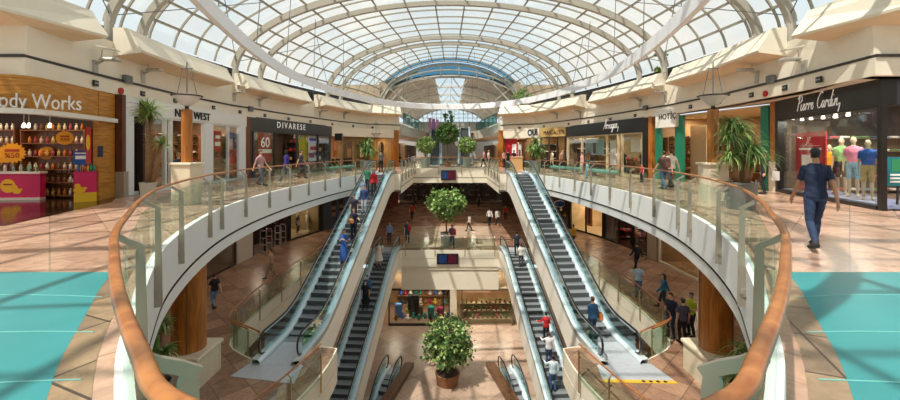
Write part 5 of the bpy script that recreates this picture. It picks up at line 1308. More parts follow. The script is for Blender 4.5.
# left side
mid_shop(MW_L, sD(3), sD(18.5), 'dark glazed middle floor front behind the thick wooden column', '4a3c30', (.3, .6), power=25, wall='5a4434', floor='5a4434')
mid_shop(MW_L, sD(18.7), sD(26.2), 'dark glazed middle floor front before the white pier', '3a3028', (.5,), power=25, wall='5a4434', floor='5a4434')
pier(MW_L, sD(26.3), sD(28.2), 'wide white pier on the middle floor below the gallery edge', WPL)
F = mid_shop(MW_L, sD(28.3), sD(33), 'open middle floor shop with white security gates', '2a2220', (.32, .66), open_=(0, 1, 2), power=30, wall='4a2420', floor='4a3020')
for i, t in enumerate((.22, .36, .62, .76)):
    c = F.pt(F.L*t, Z1, .15); r = thing('security_gate', 'white looped security gate of the open middle floor shop, %s from the white pier' % ('first', 'second', 'third', 'fourth')[i], 'security gate', c)
    rz = math.atan2(F.n.y, F.n.x); r.rotation_euler = (0, 0, rz)
    MB().tube([(-.25, 0, .05), (-.25, 0, 1.45), (-.18, 0, 1.6), (.18, 0, 1.6), (.25, 0, 1.45), (.25, 0, .05)], .035, 8).build('loop', cm('a09e9a', .4), r); MB().box((0, 0, .03), (.6, .16, .06)).build('base', cm('8a8a88'), r)
    m_ = MB().bar((-.25, 0, .55), (.25, 0, .55), .03, .05); m_.build('crossbar', cm('d2d0cc', .4), r); m_ = MB().bar((-.25, 0, 1.05), (.25, 0, 1.05), .03, .05); m_.build('crossbar', cm('d2d0cc', .4), r)
for i, t in enumerate((.2, .5, .8)):
    c = F.pt(F.L*t, Z1+.012, -2.2); su, zs = shelf_unit(c, math.atan2(F.a.y, F.a.x)+PI, 1.5, 1.3, .5, 3, 'dark shelf inside the security gate shop, %s' % ('nearest the white pier', 'in its middle', 'nearest the lit display window')[i], cm('3a241c'))
    scatter(folded_mb, 'folded_garment', [cm('a03030'), cm('c8b8a8'), cm('3a3040'), cm('b06a40')], [F.pt(F.L*t-.45+k*.45, z, -2.15) for z in zs for k in range(3)], 'folded garment on a dark shelf in the security gate shop', 'garment', 'folded garments in the security gate shop')
F = mid_shop(MW_L, sD(33.1), sD(36.9), 'brightly lit middle floor display window crowded with mannequins', '1f1a18', (), power=55, wall='8a7450', floor='8a7450', back='7a6c4c')
for i, t in enumerate((.12, .3, .46, .62, .8, .93)): person('mannequin in %s in the bright middle floor window' % ('white', 'pale yellow dress', 'black', 'dark red', 'cream', 'grey')[i], F.pt(F.L*t, Z1+.13, -.8-.4*(i % 2)), -60, ('e8e2d4', 'e6d29a', '2a2422', '6a2428', 'e0d6c0', '7a7a7a')[i], ('d8ceb8', 'e6d29a', '2a2422', '2a2422', 'c8b890', '3a3a3a')[i], name='mannequin', cat='mannequin', female=True, lower='dress' if i == 1 else 'trousers')
pier(MW_L, sD(36.95), sD(37.3), 'dark pier between the bright window and the swimwear poster', cm('3b342e'))
F = mfr(sD(37.4), sD(47), MW_L); m_ = MB(); F.box(m_, 0, F.L, Z1, Z1+HM, -.4, 0); struct(m_.build('wall_middle_left', cm('4a5360')))
P = poster(F, (328, 198, 346, 217), cm('4c5a72'), 'large poster of two dark-haired women behind the escalator', .02)
for u in (.3, .7): patch(F, P, u-.1, u+.1, .1, .75, cm('a8785c'), 'printed_figure'); patch(F, P, u-.12, u+.12, .62, .92, cm('2a1a14'), 'printed_hair', .012); patch(F, P, u-.1, u+.1, .3, .42, cm('2a2430'), 'printed_swimsuit', .012)
F = mfr(sD(47.1), sD(56), MW_L); m_ = MB(); F.box(m_, 0, F.L, Z1, Z1+HM, -.4, 0); struct(m_.build('wall_middle_left', cm('7a3c24', noise=.4, nscale=.8)))
# right side
F = mid_shop(MW_R, sD(3), sD(20.5), 'glazed middle floor front behind the round wooden column on the menswear side', '4a3c30', (.3, .6), power=25, wall='6a5440', floor='5a4434')
pier(MW_R, sD(20.6), sD(22.3), 'cream pier near the round wooden column', CREAM)
F = mid_shop(MW_R, sD(22.4), sD(26.9), 'cream-framed middle floor window showing brass things', 'e0d4be', (), power=40, wall='8a6438', floor='8a6438')
for i, t in enumerate((.3, .5, .7)):
    r = thing('brass_floor_lamp', 'brass lamp in the cream-framed window, %s' % ('nearest the cream pier', 'in the middle', 'nearest the grey pier')[i], 'lamp', F.pt(F.L*t, Z1+.012, -.8)); MB().lathe([(.2, 0), (.2, .03), (.03, .06), (.03, 1.3)]).build('stem', BRASS, r); MB().lathe([(.26, 1.2), (.15, 1.6)]).build('lamp_shade', cm('d8c08a'), r)
pier(MW_R, sD(27.0), sD(28.2), 'cream and grey pier beside the red-shelved middle floor shop', cm('b4a690'))
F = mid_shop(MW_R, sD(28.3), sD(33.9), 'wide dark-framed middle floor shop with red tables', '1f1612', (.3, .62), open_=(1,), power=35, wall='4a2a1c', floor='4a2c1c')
for i, t in enumerate((.2, .38, .56, .74, .88)):
    c = F.pt(F.L*t, Z1+.012, -1.5-.5*(i % 2)); r = thing('display_table', 'red-topped display table in the dark-framed middle floor shop, %s from its near end' % ('first', 'second', 'third', 'fourth', 'fifth')[i], 'table', c, math.atan2(F.a.y, F.a.x))
    MB().bbox((0, 0, .82), (1.1, .6, .06), .01).build('top', cm('b02a22'), r)
    for a in (-1, 1):
        for b in (-1, 1): MB().box((a*.48, b*.24, .395), (.05, .05, .79)).build('leg', cm('3a2418'), r)
    scatter(folded_mb, 'folded_garment', [cm('c04030'), cm('d8c8b8'), cm('4a5a70'), cm('d08a40')], [F.pt(F.L*t+(-.35+.35*k), Z1+.865, -1.5-.5*(i % 2)) for k in range(3)], 'folded garment on a red-topped table in the dark-framed middle floor shop', 'garment', 'folded garments on the red-topped tables')
for i, t in enumerate((.1, .3, .5)): person('dressed mannequin at the back of the dark-framed middle floor shop, %s' % ('in white', 'in dark blue', 'in tan')[i], F.pt(F.L*t, Z1+.012, -3.2), 60, ('e0d8cc', '2a3450', 'a88a60')[i], '2a2a30', name='mannequin', cat='mannequin')
F = mid_shop(MW_R, sD(34.0), sD(38.3), 'bright middle floor window with an orange poster', '221a16', (.5,), power=90, wall='d0b48a', floor='b09a78', back='c8ac80')
P = poster(F, (586.5, 204, 592.5, 226), cm('c85a2a'), 'orange and black poster in the bright middle floor window', -.4); patch(F, P, .3, .7, .1, .8, cm('3a1a14'), 'printed_figure')
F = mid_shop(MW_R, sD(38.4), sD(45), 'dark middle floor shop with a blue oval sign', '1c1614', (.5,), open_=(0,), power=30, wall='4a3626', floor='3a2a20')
c = at(559.5, 203.8, 39.2); r = thing('oval_sign', 'blue and white oval sign hanging in the dark middle floor shop', 'sign', c)
MB().ball(c, (.55, .06, .36), 20).build('white_edge', WHT, r, world=True); MB().ball(c+Vector((0, -.04, 0)), (.48, .05, .28), 20).build('blue_face', BLU, r, world=True); MB().tube([(c.x, c.y, c.z+.3), (c.x, c.y, -1.3)], .02, 5).build('rod', DARK, r, world=True)
scatter(toy_mb, 'soft_toy', [cm('c8a030'), cm('b84a30'), cm('d8c8a8')], [F.pt(F.L*(.15+.1*k), Z1+.6+.5*(k % 2), -1.2) for k in range(7)], 'small yellow or red toy in the blue oval sign shop', 'toy', 'toys in the blue oval sign shop')
F = mfr(sD(45.1), sD(56), MW_R); m_ = MB(); F.box(m_, 0, F.L, Z1, Z1+HM, -.4, 0); struct(m_.build('wall_middle_right', cm('4a3426', noise=.4, nscale=.8)))
for pts, D0, D1, lab, cs in ((MW_L, 28.3, 33, 'security gate shop', ('8a2a2a', 'c8b8a8', '2a2a30')), (MW_R, 28.3, 33.9, 'dark-framed middle floor shop', ('c04030', 'd8c8b8', '3a4a60'))):
    F = mfr(sD(D0), sD(D1), pts); rzz = math.atan2(F.a.y, F.a.x); side_stock(F, F.L, 0, -2.4, 3.2, 2.2, 4, folded_mb, 'folded_garment', [cm(h) for h in cs], 'wall shelf at the far side of the '+lab, 'folded garment on the side wall shelf of the '+lab, 'folded garments at the side of the '+lab, 7, cm('4a2a1c'), 0, 1, Z1+.012)
    for i, t in enumerate((.3, .65)): rack(F.pt(F.L*t, Z1+.012, -2.9), rzz, 1.6, 10, 'garment rack in the %s, %s' % (lab, ('nearer its near end', 'nearer its far end')[i]), 'garment on the %s rack in the %s' % (('near', 'far')[i], lab), 'garments on the %s rack in the %s' % (('near', 'far')[i], lab), cs)
# far end of the middle floor: dark shop with shelves
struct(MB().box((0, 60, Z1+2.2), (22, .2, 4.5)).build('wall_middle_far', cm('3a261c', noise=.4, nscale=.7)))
FF = Frame((-7, 56), (7, 56), (0, 0)); opening(FF, 0, 14, Z1, Z1+3.9, 'wide dark shop front across the far end of the middle floor', cm('241a16', .4), [3.5, 5.2, 8.8, 10.5], open_=(2,))
for i in range(6):
    su, zs = shelf_unit((-5.8+i*2.3, 58.8, Z1), 0, 1.9, 2.4, .5, 4, 'tall shelf in the far dark shop, %s of the six' % ('first', 'second', 'third', 'fourth', 'fifth', 'last')[i], cm('4a3020'))
    scatter(folded_mb, 'stocked_item', [cm('b08a60'), cm('8a3a2a'), cm('d8c8b0'), cm('3a4a5a'), cm('2a2020')], [(-5.8+i*2.3-.7+k*.35, 58.75, z) for z in zs for k in range(5)], 'small stocked item on a tall shelf in the far dark shop', 'item', 'stock in the far dark shop')
for i in range(4):
    P_ = thing('wall_lightbox', 'small lit panel over the far dark shop, %s of four' % ('first', 'second', 'third', 'last')[i], 'light panel', (-5+i*3.2, 59.85, Z1+3.4)); MB().box((0, 0, 0), (.9, .06, .5)).build('panel', mat('warm_panel', 'd0a060', .5, emit=.8), P_)
struct(MB().box((0, 35, Z1+.006), (7.4, 8.6, .008)).build('floor_sunlit_patch', tiles('bridge_marble_sunlit', ('e0c4aa', 'cdb096'), 'a08a76', .9, .12)))  # sunlight on the bridge floor painted in as a paler marble patch
# ceiling lights of the middle and lower floors
for sg in (-1, 1):
    for D in (7, 13, 18, 23, 28, 33.5):
        x = sg*(11.2 if D < 30 else 9.6); lamp((x, D, -1.34), .5, 22, (1, .86, .7))
for p in ((-3, 45), (3, 45), (-3, 52), (3, 52), (0, 41)): lamp((p[0], p[1], -1.5), .6, 26, (1, .84, .66))
for p in ((-3, 33.5), (3, 33.5)): lamp((p[0], p[1], Z1-1.3), .6, 70, (1, .85, .65))
# ================================================================== ground floor shops at the far side
F = Frame((-6.5, 30.2), (6.5, 30.2), (0, 0)); zt = Z2+2.75
struct(MB().box((0, 34.6, Z2+1.4), (13, .1, 2.8)).build('wall_shop_back', cm('b08c60', noise=.3, nscale=1.2))); struct(MB().box((0, 32.4, zt+.05), (13, 4.4, .06)).build('ceiling_shop', cm('c8b090')))
struct(MB().box((0, 32.4, Z2+.006), (13, 4.3, .01)).build('floor_shop', cm('8a6f58', .3)))
for x in (-4.5, -2, 2, 4.5): lamp((x, 32, zt), (1, .5), 60, (1, .86, .66))
opening(F, 1.9, 6.45, Z2, zt, 'dark-framed toy shop window behind the ground floor tree', cm('2a211c', .4), [6.0], kick=.16)
opening(F, 6.9, 11.2, Z2, zt, 'wide open plant shop front on the ground floor', cm('6a5a48', .4), [7.4], kick=.1, open_=(1,))
m_ = MB().box((.25, 30.25, Z2+1.4), (.5, .5, 2.8)); tag(m_.build('stone_pier', STONE), 'pale stone pier between the toy shop and the plant stands', 'pier')
su, zs = shelf_unit((-2.3, 34.2, Z2), 0, 4.5, 2.4, .5, 4, 'long toy shelf at the back of the toy shop', cm('a87440'))
scatter(toy_mb, 'toy', [cm('3a6ac0'), cm('d8c030'), cm('2a8a80'), cm('c02a5a'), cm('8a5a30'), cm('e0d8d0'), cm('2a2a30')], [(-4.2+k*.42, 34.1, z) for z in zs for k in range(10)]+[(-4.2+k*.45, 31.1+.3*(k % 2), Z2+.012) for k in range(10)], 'colourful soft toy in the ground floor toy shop', 'toy', 'soft toys in the toy shop', 0, 1.15)
for i, (x, h, w, z) in enumerate(((-4.1, '5a8ac8', .55, 1.0), (-3.3, 'c8b030', .4, .6), (-2.5, '6a4a34', .7, .9), (-1.5, '2a8a84', .5, .8), (-.8, 'a8285a', .5, .7), (-2.9, '2a2424', .9, 1.7))):
    o = MB().bbox((0, 0, z/2), (w, .4, z), .05).build('toy_box', cm(h), loc=(x, 31.9, Z2+.012)); tag(o, '%s toy box standing in the toy shop window' % ('light blue', 'yellow', 'brown', 'teal', 'raspberry', 'tall black')[i], 'box')
# tiered stands with plants
for t in range(3):
    o = MB().box((2.85, 30.75+t*.5, Z2+.17+t*.2), (4.1, .45, .34+t*.4)).build('plant_stand', cm('7a6a4c')); tag(o, 'long stepped plant stand on the ground floor, %s step' % ('lowest', 'middle', 'highest')[t], 'stand')
def small_plant_mb():
    mb = MB(); R = random.Random(3)
    for i in range(26):
        th = R.uniform(0, 2*PI); r = R.uniform(.02, .14); p = Vector((r*math.cos(th), r*math.sin(th), .16+R.uniform(0, .16))); a = Vector((R.uniform(-1, 1), R.uniform(-1, 1), R.uniform(-.3, 1))).normalized()*.06; b = a.orthogonal().normalized()*.03
        mb.add([p-a, p+b, p+a, p-b], [(0, 1, 2, 3)])
    return mb
pl = small_plant_mb().build('foliage', [cm('5c7a3a')]); pm = [pl.data]+[small_plant_mb().build('foliage', cm(h)).data for h in ('3e5c2c', '8a8a4a', 'a03a50')]; potd = MB().lathe([(.06, 0), (.09, .16), (.07, .16), (.06, .12)], n=10).build('pot', cm('8a5a3a')).data
for o in list(COL.objects):
    if o.name.split('.')[0] in ('foliage', 'pot') and o.parent is None: COL.objects.unlink(o)
R = random.Random(5)
for t in range(3):
    for k in range(11):
        r = thing('potted_plant', 'small potted plant on the stepped plant stand', 'plant', (1.0+k*.37+R.uniform(-.05, .05), 30.72+t*.5, Z2+.34+t*.4), R.uniform(0, 6), 'small potted plants on the stepped stand')
        for d, nm in ((R.choice(pm), 'foliage'), (potd, 'pot')): q = bpy.data.objects.new(nm, d); COL.objects.link(q); q.parent = r
P = thing('flower_poster', 'pale wall panel behind the plant stands', 'panel', (2.2, 34.5, Z2+1.6)); MB().box((0, 0, 0), (2.6, .04, 1.3)).build('panel', cm('d8b494'), P)
o = thing('screen', 'wide black screen on the far edge of the upper bridge', 'screen', (-.15, 38.9, -.7)); MB().box((0, -.06, 0), (1.45, .1, .95)).build('casing', BLACK, o); MB().box((-.35, -.115, 0), (.6, .01, .7)).build('blue_picture', mat('screen_blue', '1c3058', .3, emit=.5), o); MB().box((.35, -.115, 0), (.7, .01, .75)).build('red_picture', mat('screen_red', '4a1024', .3, emit=.5), o)
q = at(447.5, 258.7, 29.95); o = thing('screen', 'black screen on the pale bulkhead below the potted tree', 'screen', q); MB().box((0, -.06, 0), (1.6, .1, .78)).build('casing', BLACK, o); MB().box((-.35, -.115, 0), (.6, .01, .6)).build('blue_picture', MATS['screen_blue'], o); MB().box((.36, -.115, 0), (.6, .01, .6)).build('red_picture', MATS['screen_red'], o)
# ================================================================== far concourse behind the upper bridge
GLASSY = cm('9fb2b4', .3)
for sg, nm in ((-1, 'left'), (1, 'right')):
    struct(MB().box((sg*7.4, 64, 1.3), (.3, 44, 2.6)).build('wall_far_'+nm, cm('7a6048', noise=.5, nscale=.5)))
    m_ = MB().prism([(sg*5.2, 43), (sg*9, 43), (sg*9, 80), (sg*3.6, 80), (sg*3.6, 60), (sg*5.0, 50)][::sg], 3.4, 4.55); struct(m_.build('floor_balcony_'+nm, cm('cfc8ba')))
    F = Frame((sg*5.0, 43.0), (sg*3.9, 60), (0, 40)); 
    r = thing('balcony_railing', 'teal glass balcony railing above the %s escalator in the far hall' % ('pink bunting' if sg < 0 else 'second far'), 'railing', F.pt(F.L/2, 4.55, 0))
    m_ = MB(); F.box(m_, 0, F.L, 4.6, 5.7, -.02, .0); m_.build('glass_panel', glass('teal_glass', (.45, .75, .70), .3), r, world=True); m_ = MB(); F.box(m_, 0, F.L, 5.68, 5.76, -.05, .04); m_.build('handrail', GREYM, r, world=True)
    for k in range(7): m_ = MB(); F.box(m_, F.L*k/6-.03, F.L*k/6+.03, 4.55, 5.7, -.05, .03); m_.build('post', GREYM, r, world=True)
    # shop fronts seen along the concourse
    for k in range(3):
        D = 46+k*7; r = thing('storefront', 'small lit shop front along the far hall, %s beyond the %s corner pillar' % (('first', 'second', 'third')[k], 'cafe' if sg < 0 else 'red poster shop'), 'shop front', (sg*7.2, D, 0))
        MB().box((0, 0, 1.2), (.1, 5.6, 2.4)).build('pane', cm(('8a6a48', '5c4434', 'a08058')[k], .3, noise=.5, nscale=1.5), r); MB().box((-sg*.06, 0, 2.55), (.1, 5.8, .4)).build('sign_band', cm(('d8cbb8', '6a2a2a', 'c8b89a')[k]), r)
    escalator('far hall escalator climbing to the balcony, %s' % ('below the pink bunting' if sg < 0 else 'on the red poster shop side'), (sg*1.75, 46, 0), (sg*2.15, 59, 5.0), w=1.1, pads=(1, .6), depth=.7)
    lamp((sg*5, 50, 3.3), (.6, 6), 120, (1, .85, .65)); lamp((sg*5, 62, 3.3), (.6, 6), 120, (1, .85, .65))
struct(MB().box((0, 60.6, 4.0), (5.4, .3, 1.1)).build('trim_balcony_edge', cm('cfc8ba')))
struct(MB().box((0, 75, 4.5), (7.4, 28, .2)).build('floor_balcony_far', cm('cfc8ba')))
struct(MB().box((0, 89.9, 4), (24, .2, 8)).build('wall_far', cm('a8a49a')))
# lower vaulted roof of the far hall with trusses and end glazing
def roof2(D, t): 
    k = (D-46)/44; return Vector((-8.2*math.cos(PI*t), D, 7.4-.6*k+(3.1+1.2*k)*math.sin(PI*t)))
ds = [46+4.4*i for i in range(11)]; vs = [roof2(D, t/14) for D in ds for t in range(15)]; fs = [(i*15+k, i*15+k+1, i*15+16+k, i*15+15+k) for i in range(10) for k in range(14)]
g = [f for n_, f in enumerate(fs) if n_ % 14 in (6, 7)]; s_ = [f for n_, f in enumerate(fs) if n_ % 14 not in (6, 7)]
struct(MB().add(vs, s_).build('ceiling_far_roof', cm('cfc4b2', noise=.25, nscale=.6))); struct(MB().add(vs, g).build('ceiling_far_glazing', CLEAR))
for D in ds[::2]:
    m_ = MB(); m_.strip([roof2(D, t/20)-Vector((0, 0, .15)) for t in range(21)], .25, .3, up=(0, 1, 0))
    for t in range(2, 19, 2):
        m_.bar(roof2(D, t/20), roof2(D+3, (t+1)/20)-Vector((0, 0, 1.2)), .09, .09); m_.bar(roof2(D, (t+2)/20), roof2(D+3, (t+1)/20)-Vector((0, 0, 1.2)), .09, .09)
    struct(m_.build('ceiling_far_truss', cm('d9d6d0', .4)))
struct(MB().add([(-8.2, 89.5, 8), (8.2, 89.5, 8), (8.2, 89.5, 12), (-8.2, 89.5, 12)], [(0, 1, 2, 3)]).build('window_far', CLEAR))
m_ = MB()
for i in range(17): m_.box((-8+i, 89.4, 9.8), (.10, .1, 4))
for z in (8, 8.9, 9.8, 10.7): m_.box((0, 89.4, z), (16.4, .1, .10))
struct(m_.build('window_far_frame', cm('7d97a4')))
for sg in (-1, 1):
    struct(MB().prism([(sg*8.0, 45.6), (sg*14, 45.6), (sg*14, 46.1), (sg*8.0, 46.1)][::sg], 5, 9.2).build('wall_gable', cm('a08c74')))
    m_ = MB().add([(sg*8.2, 46.2, 6), (sg*8.2, 46.2, 9.6), (sg*3.5, 46.2, 10.9), (sg*5.5, 46.2, 9.6), (sg*7.4, 46.2, 7.6)], [(0, 1, 2, 3, 4)]); struct(m_.build('wall_spandrel', cm('9c8a74')))
    r = thing('truss_prop', 'thin cream raking strut below the far arch, %s side' % ('cafe' if sg < 0 else 'red poster shop'), 'strut', (sg*7, 43.6, 6.3)); MB().bar((sg*7.2, 43.6, 6.3), (sg*4.2, 44.6, 9.8), .14, .14).build('bar', RIBM, r, world=True); MB().bar((sg*3.8, 43.6, 6.3), (sg*7.0, 44.6, 8.8), .12, .12).build('bar', RIBM, r, world=True)
r = thing('bunting', 'pink and lilac cloths hanging at the top of a far hall escalator', 'bunting', (-2.2, 55, 4.6))
for i, h in enumerate(('c88ab8', 'b07ac0', 'd8a0c0')): MB().box((-.55+i*.5, 0, .8-.1*i), (.42, .06, 1.5)).build('cloth', cm(h), r)
# ================================================================== fixtures on the wall band
def flood(x, y, label, z=None):
    x += (7 if x > 450 else -7)*(abs(x-450)/300); p = wall_at(x); pts = WALL_R if x > 450 else WALL_L; sg = 1 if x > 450 else -1
    s = s_of(pts, p); q0, q1 = along(pts, max(0, s-.2), s+.2)[0], along(pts, max(0, s-.2), s+.2)[-1]; a = math.atan2(q1[1]-q0[1], q1[0]-q0[0])
    zz = EYE+(HOR-y)/FOC*p[1]
    r = thing('wall_floodlight', label, 'light fixture', (p[0], p[1], zz), a+(PI/2 if sg > 0 else -PI/2))   # +x to the atrium
    MB().box((.06, 0, -.12), (.10, .2, .5)).build('bracket', SILVER, r); MB().tube([(.08, 0, .0), (.25, 0, .10), (.3, 0, .13)], .045, 8).build('arm', SILVER, r)
    MB().bbox((.52, 0, .18), (.60, .30, .09), .04).build('lamp_head', SILVER, r); MB().tube([(.25, 0, .12), (.28, 0, .50)], .015, 5).build('stem', SILVER, r)
    m_ = MB(); m_.box((.45, 0, .55), (.55, .36, .04), M=Matrix.Rotation(.18, 4, 'Y')); m_.build('reflector', cm('e9e4d8', .35), r)
lefts = [(101, 64), (148, 74), (238, 95), (263, 101), (322, 113), (346, 115)]; 
lnm = ['above the bath shop letters', 'above the pilaster and dracaena', 'above the white pier of the shoe shop', 'above the charcoal band', 'above the yellow-green panel', 'above the black hanging box']
for (x, y), l in zip(lefts, lnm): flood(x, y, 'silver wall floodlight with white reflector '+l)
rnm = ['above the handwritten menswear sign', 'above the green pillar and dracaena', 'above the white shoe shop sign', 'above the black scripted band', 'above the gold sign band', 'above the red poster shop']
for (x, y), l in zip([(799, 64), (752, 74), (662, 95), (637, 101), (578, 113), (555, 115)], rnm): flood(x, y, 'silver wall floodlight with white reflector '+l)
def onband(x, off=.13):
    p = wall_at(x); pts = WALL_R if x > 450 else WALL_L; s = s_of(pts, p); k = along(pts, max(0, s-.2), s+.2); return p, math.atan2(k[-1][1]-k[0][1], k[-1][0]-k[0][0])
for xs, side in (((91, 139, 172, 211, 238, 263, 287, 309, 331, 352, 372), 'bath shop side'), ((824, 789, 755, 722, 693, 663, 637, 612, 590, 570, 545, 520), 'menswear side')):
    for i, x in enumerate(xs):
        p, a = onband(x); sg = 1 if x > 450 else -1
        r = thing('square_downlight', 'small black square light on the %s wall band, number %s from the camera' % (side, ('one', 'two', 'three', 'four', 'five', 'six', 'seven', 'eight', 'nine', 'ten', 'eleven', 'twelve')[i]), 'light fixture', (p[0], p[1], 4.02), a+(PI/2 if sg > 0 else -PI/2))
        MB().box((.14, 0, 0), (.05, .24, .19)).build('casing', BLACK, r); MB().tube([(.16, -.05, 0), (.18, -.05, 0)], .03, 8).build('lens', SILVER, r); MB().tube([(.16, .05, 0), (.18, .05, 0)], .03, 8).build('lens', SILVER, r)
for x, lab in ((116, 'bath shop'), (770, 'green-pillared shoe shop')):
    p, a = onband(x); sg = 1 if x > 450 else -1; r = thing('fire_alarm', 'small red fire alarm on the cream band by the '+lab, 'alarm', (p[0], p[1], 3.95), a+(PI/2 if sg > 0 else -PI/2)); MB().tube([(.12, 0, 0), (.2, 0, 0)], .12, 12).build('dome', RED, r); MB().tube([(.11, 0, 0), (.14, 0, 0)], .14, 12).build('base', WHT, r)
for x, y, lab in ((122.5, 76, 'pilaster of the bath shop'), (776, 76, 'green pillar by the menswear front'), (248, 107, 'charcoal-banded shop'), (648, 106, 'black scripted shop')):
    p, a = onband(x); sg = 1 if x > 450 else -1; zz = EYE+(HOR-y)/FOC*p[1]; r = thing('wall_speaker', 'small grey speaker on the cream wall above the '+lab, 'speaker', (p[0], p[1], zz), a+(PI/2 if sg > 0 else -PI/2)); MB().bbox((.18, 0, -.12), (.2, .34, .3), .03).build('body', GREYM, r); MB().bar((0, 0, 0), (.2, 0, 0), .06, .06).build('bracket', SILVER, r)
for i, (x0, x1) in enumerate(((300, 330), (575, 606), (618, 648))):
    pts = WALL_L if x0 < 450 else WALL_R; a = wall_at(x0); b = wall_at(x1); F = Frame(a, b, (0, 22)); c = F.pt(F.L/2, 0, 2.2)
    r = thing('bench', 'long teal upholstered bench %s' % ('before the charcoal-framed shop', 'before the pale blue poster window', 'before the scripted shop doorway')[i], 'bench', c, math.atan2(F.a.y, F.a.x)); MB().bbox((0, 0, .36), (F.L*.9, .6, .18), .05).build('seat', cm('6fa396', .6), r)
    for s in (-1, 1): MB().box((s*F.L*.35, 0, .135), (.12, .5, .27)).build('leg', SILVER, r)
q = on(516, 167, 0); r = thing('info_kiosk', 'wooden counter at the top of the escalator beside the red poster shop', 'counter', (5.9, 35.5, 0)); MB().bbox((0, 0, .55), (1.0, .6, 1.1), .02).build('body', cm('c9a26c'), r); MB().bbox((0, 0, 1.13), (1.1, .7, .06), .02).build('top', cm('d9b88a'), r)
# ================================================================== plants
LEAF = [mat('leaf_mid', '6f9446', .5), mat('leaf_light', 'a3b96c', .5), mat('leaf_dark', '46692f', .5)]
BARK = mat('bark', '8a6a48', .8, noise=.2, nscale=12); SOIL = cm('3a281c', .9)
def crown(c, r, n, size, seed, ms, parent, shellmin=.55, flat=1.0):
    """a leafy crown: folded leaves in clumps inside an oval"""
    R = random.Random(seed); mb = MB(); c = Vector(c)
    clumps = []
    for i in range(max(8, n//24)):
        d = Vector((R.gauss(0, 1), R.gauss(0, 1), R.gauss(0, 1))).normalized()*(R.uniform(shellmin, 1))
        clumps.append(Vector((d.x*r[0], d.y*r[1], d.z*r[2])))
    for i in range(n):
        k = R.choice(clumps); p = c+k+Vector((R.gauss(0, 1), R.gauss(0, 1), R.gauss(0, 1)))*(.13*r[0])
        out = (k.normalized()+Vector((R.uniform(-1, 1), R.uniform(-1, 1), R.uniform(-.8, .6)))).normalized(); s = size*R.uniform(.7, 1.25)
        w = out.orthogonal().normalized(); w = (Matrix.Rotation(R.uniform(0, 6.28), 3, out) @ w)*s*.42; u = out*s; nrm = u.cross(w).normalized()*s*.12
        mb.add([p-u*.5, p+w-nrm, p+u*.5-Vector((0, 0, s*.15)), p-w-nrm], [(0, 1, 2), (0, 2, 3)], R.choice((0, 0, 1, 1, 2)))
    return mb.build('foliage', ms, parent)
def trunk(parent, h, r0, r1, bend=.1, seed=1, branches=5, bl=.7):
    R = random.Random(seed); mb = MB(); P = [Vector((bend*math.sin(i*1.1+seed)*i/6, bend*math.cos(i*.9+seed)*i/6, h*i/6)) for i in range(7)]
    mb.tube(P, [r0+(r1-r0)*i/6 for i in range(7)], 8)
    for k in range(branches):
        th = 2*PI*k/branches+R.uniform(-.3, .3); e = P[5]+Vector((math.cos(th)*bl, math.sin(th)*bl, bl*R.uniform(.5, 1))); mb.tube([P[5], (P[5]+e)/2+Vector((0, 0, .05)), e], [r1*.8, r1*.55, r1*.25], 6)
    return mb.build('trunk', BARK, parent, True)
def pot(parent, r, h, m, taper=.85):
    MB().lathe([(r*taper, 0), (r, h*.9), (r*1.04, h*.92), (r*1.04, h), (r*.9, h), (r*.88, h*.9), (.02, h*.88)], n=24).build('pot', m, parent, False); MB().lathe([(r*.88, h*.86), (r*.86, h*.93)], n=20).build('soil', SOIL, parent)
def ball_tree(loc, label, trunk_h, rc, potr, poth, potm, n=1400, leaf=.17, seed=1, group=None, ms=LEAF, sm=.55):
    t = thing('potted_tree', label, 'tree', loc, 0, group); pot(t, potr, poth, potm)
    tr = trunk(t, trunk_h, .07, .05, .08, seed, bl=rc[0]*.6); tr.location = (0, 0, poth*.85)
    crown((0, 0, poth*.85+trunk_h+rc[2]*.55), rc, n, leaf, seed, ms, t, sm); return t
STEELP = mat('steel_pot', 'a9aca4', .35, metal=.5); TERRA = mat('clay_pot', '8a5c3c', .7)
q = on(446.5, 250, Z1); ball_tree((q.x, 31.2, Z1), 'round-crowned tree in a steel pot on the middle floor bridge', 1.85, (1.45, 1.45, 1.1), .48, 1.05, STEELP, 2200, .22, 2)
q = on(447.5, 383, Z2); ball_tree((q.x, q.y, Z2), 'leafy round tree in a clay pot on the sunlit ground floor', 1.2, (1.38, 1.38, 1.18), .68, .62, TERRA, 2600, .20, 4, ms=[LEAF[2], LEAF[1], LEAF[2]])
for i, (x, lab) in enumerate(((425.5, 'yellow-green round topiary in a steel pot on the upper bridge, pink bunting side'), (467, 'yellow-green round topiary in a steel pot on the upper bridge, red poster shop side'))):
    t = ball_tree(((x-450)/FOC*39.9, 39.9, 0), lab, 1.0, (.82, .82, .72), .42, 1.0, STEELP, 2600, .15, 7+i, ms=[LEAF[0], LEAF[1], LEAF[1]], sm=.88)
t = ball_tree(((447.5-450)/FOC*41.5, 41.5, 0), 'tall dark round tree in the middle of the upper bridge', 2.5, (1.12, 1.12, 1.0), .35, .5, TERRA, 3000, .18, 11, ms=[LEAF[2], LEAF[0], LEAF[2]], sm=.85)
t = thing('potted_tree', 'small dark cone tree in an urn on the edge of the far balcony', 'tree', (-.3, 60.55, 4.55)); MB().lathe([(.25, 0), (.6, .7), (.62, .8), (.5, .82)]).build('pot', cm('b8a068'), t); crown((0, 0, 2.0), (.75, .75, 1.3), 700, .22, 13, [LEAF[2], LEAF[2], LEAF[0]], t)
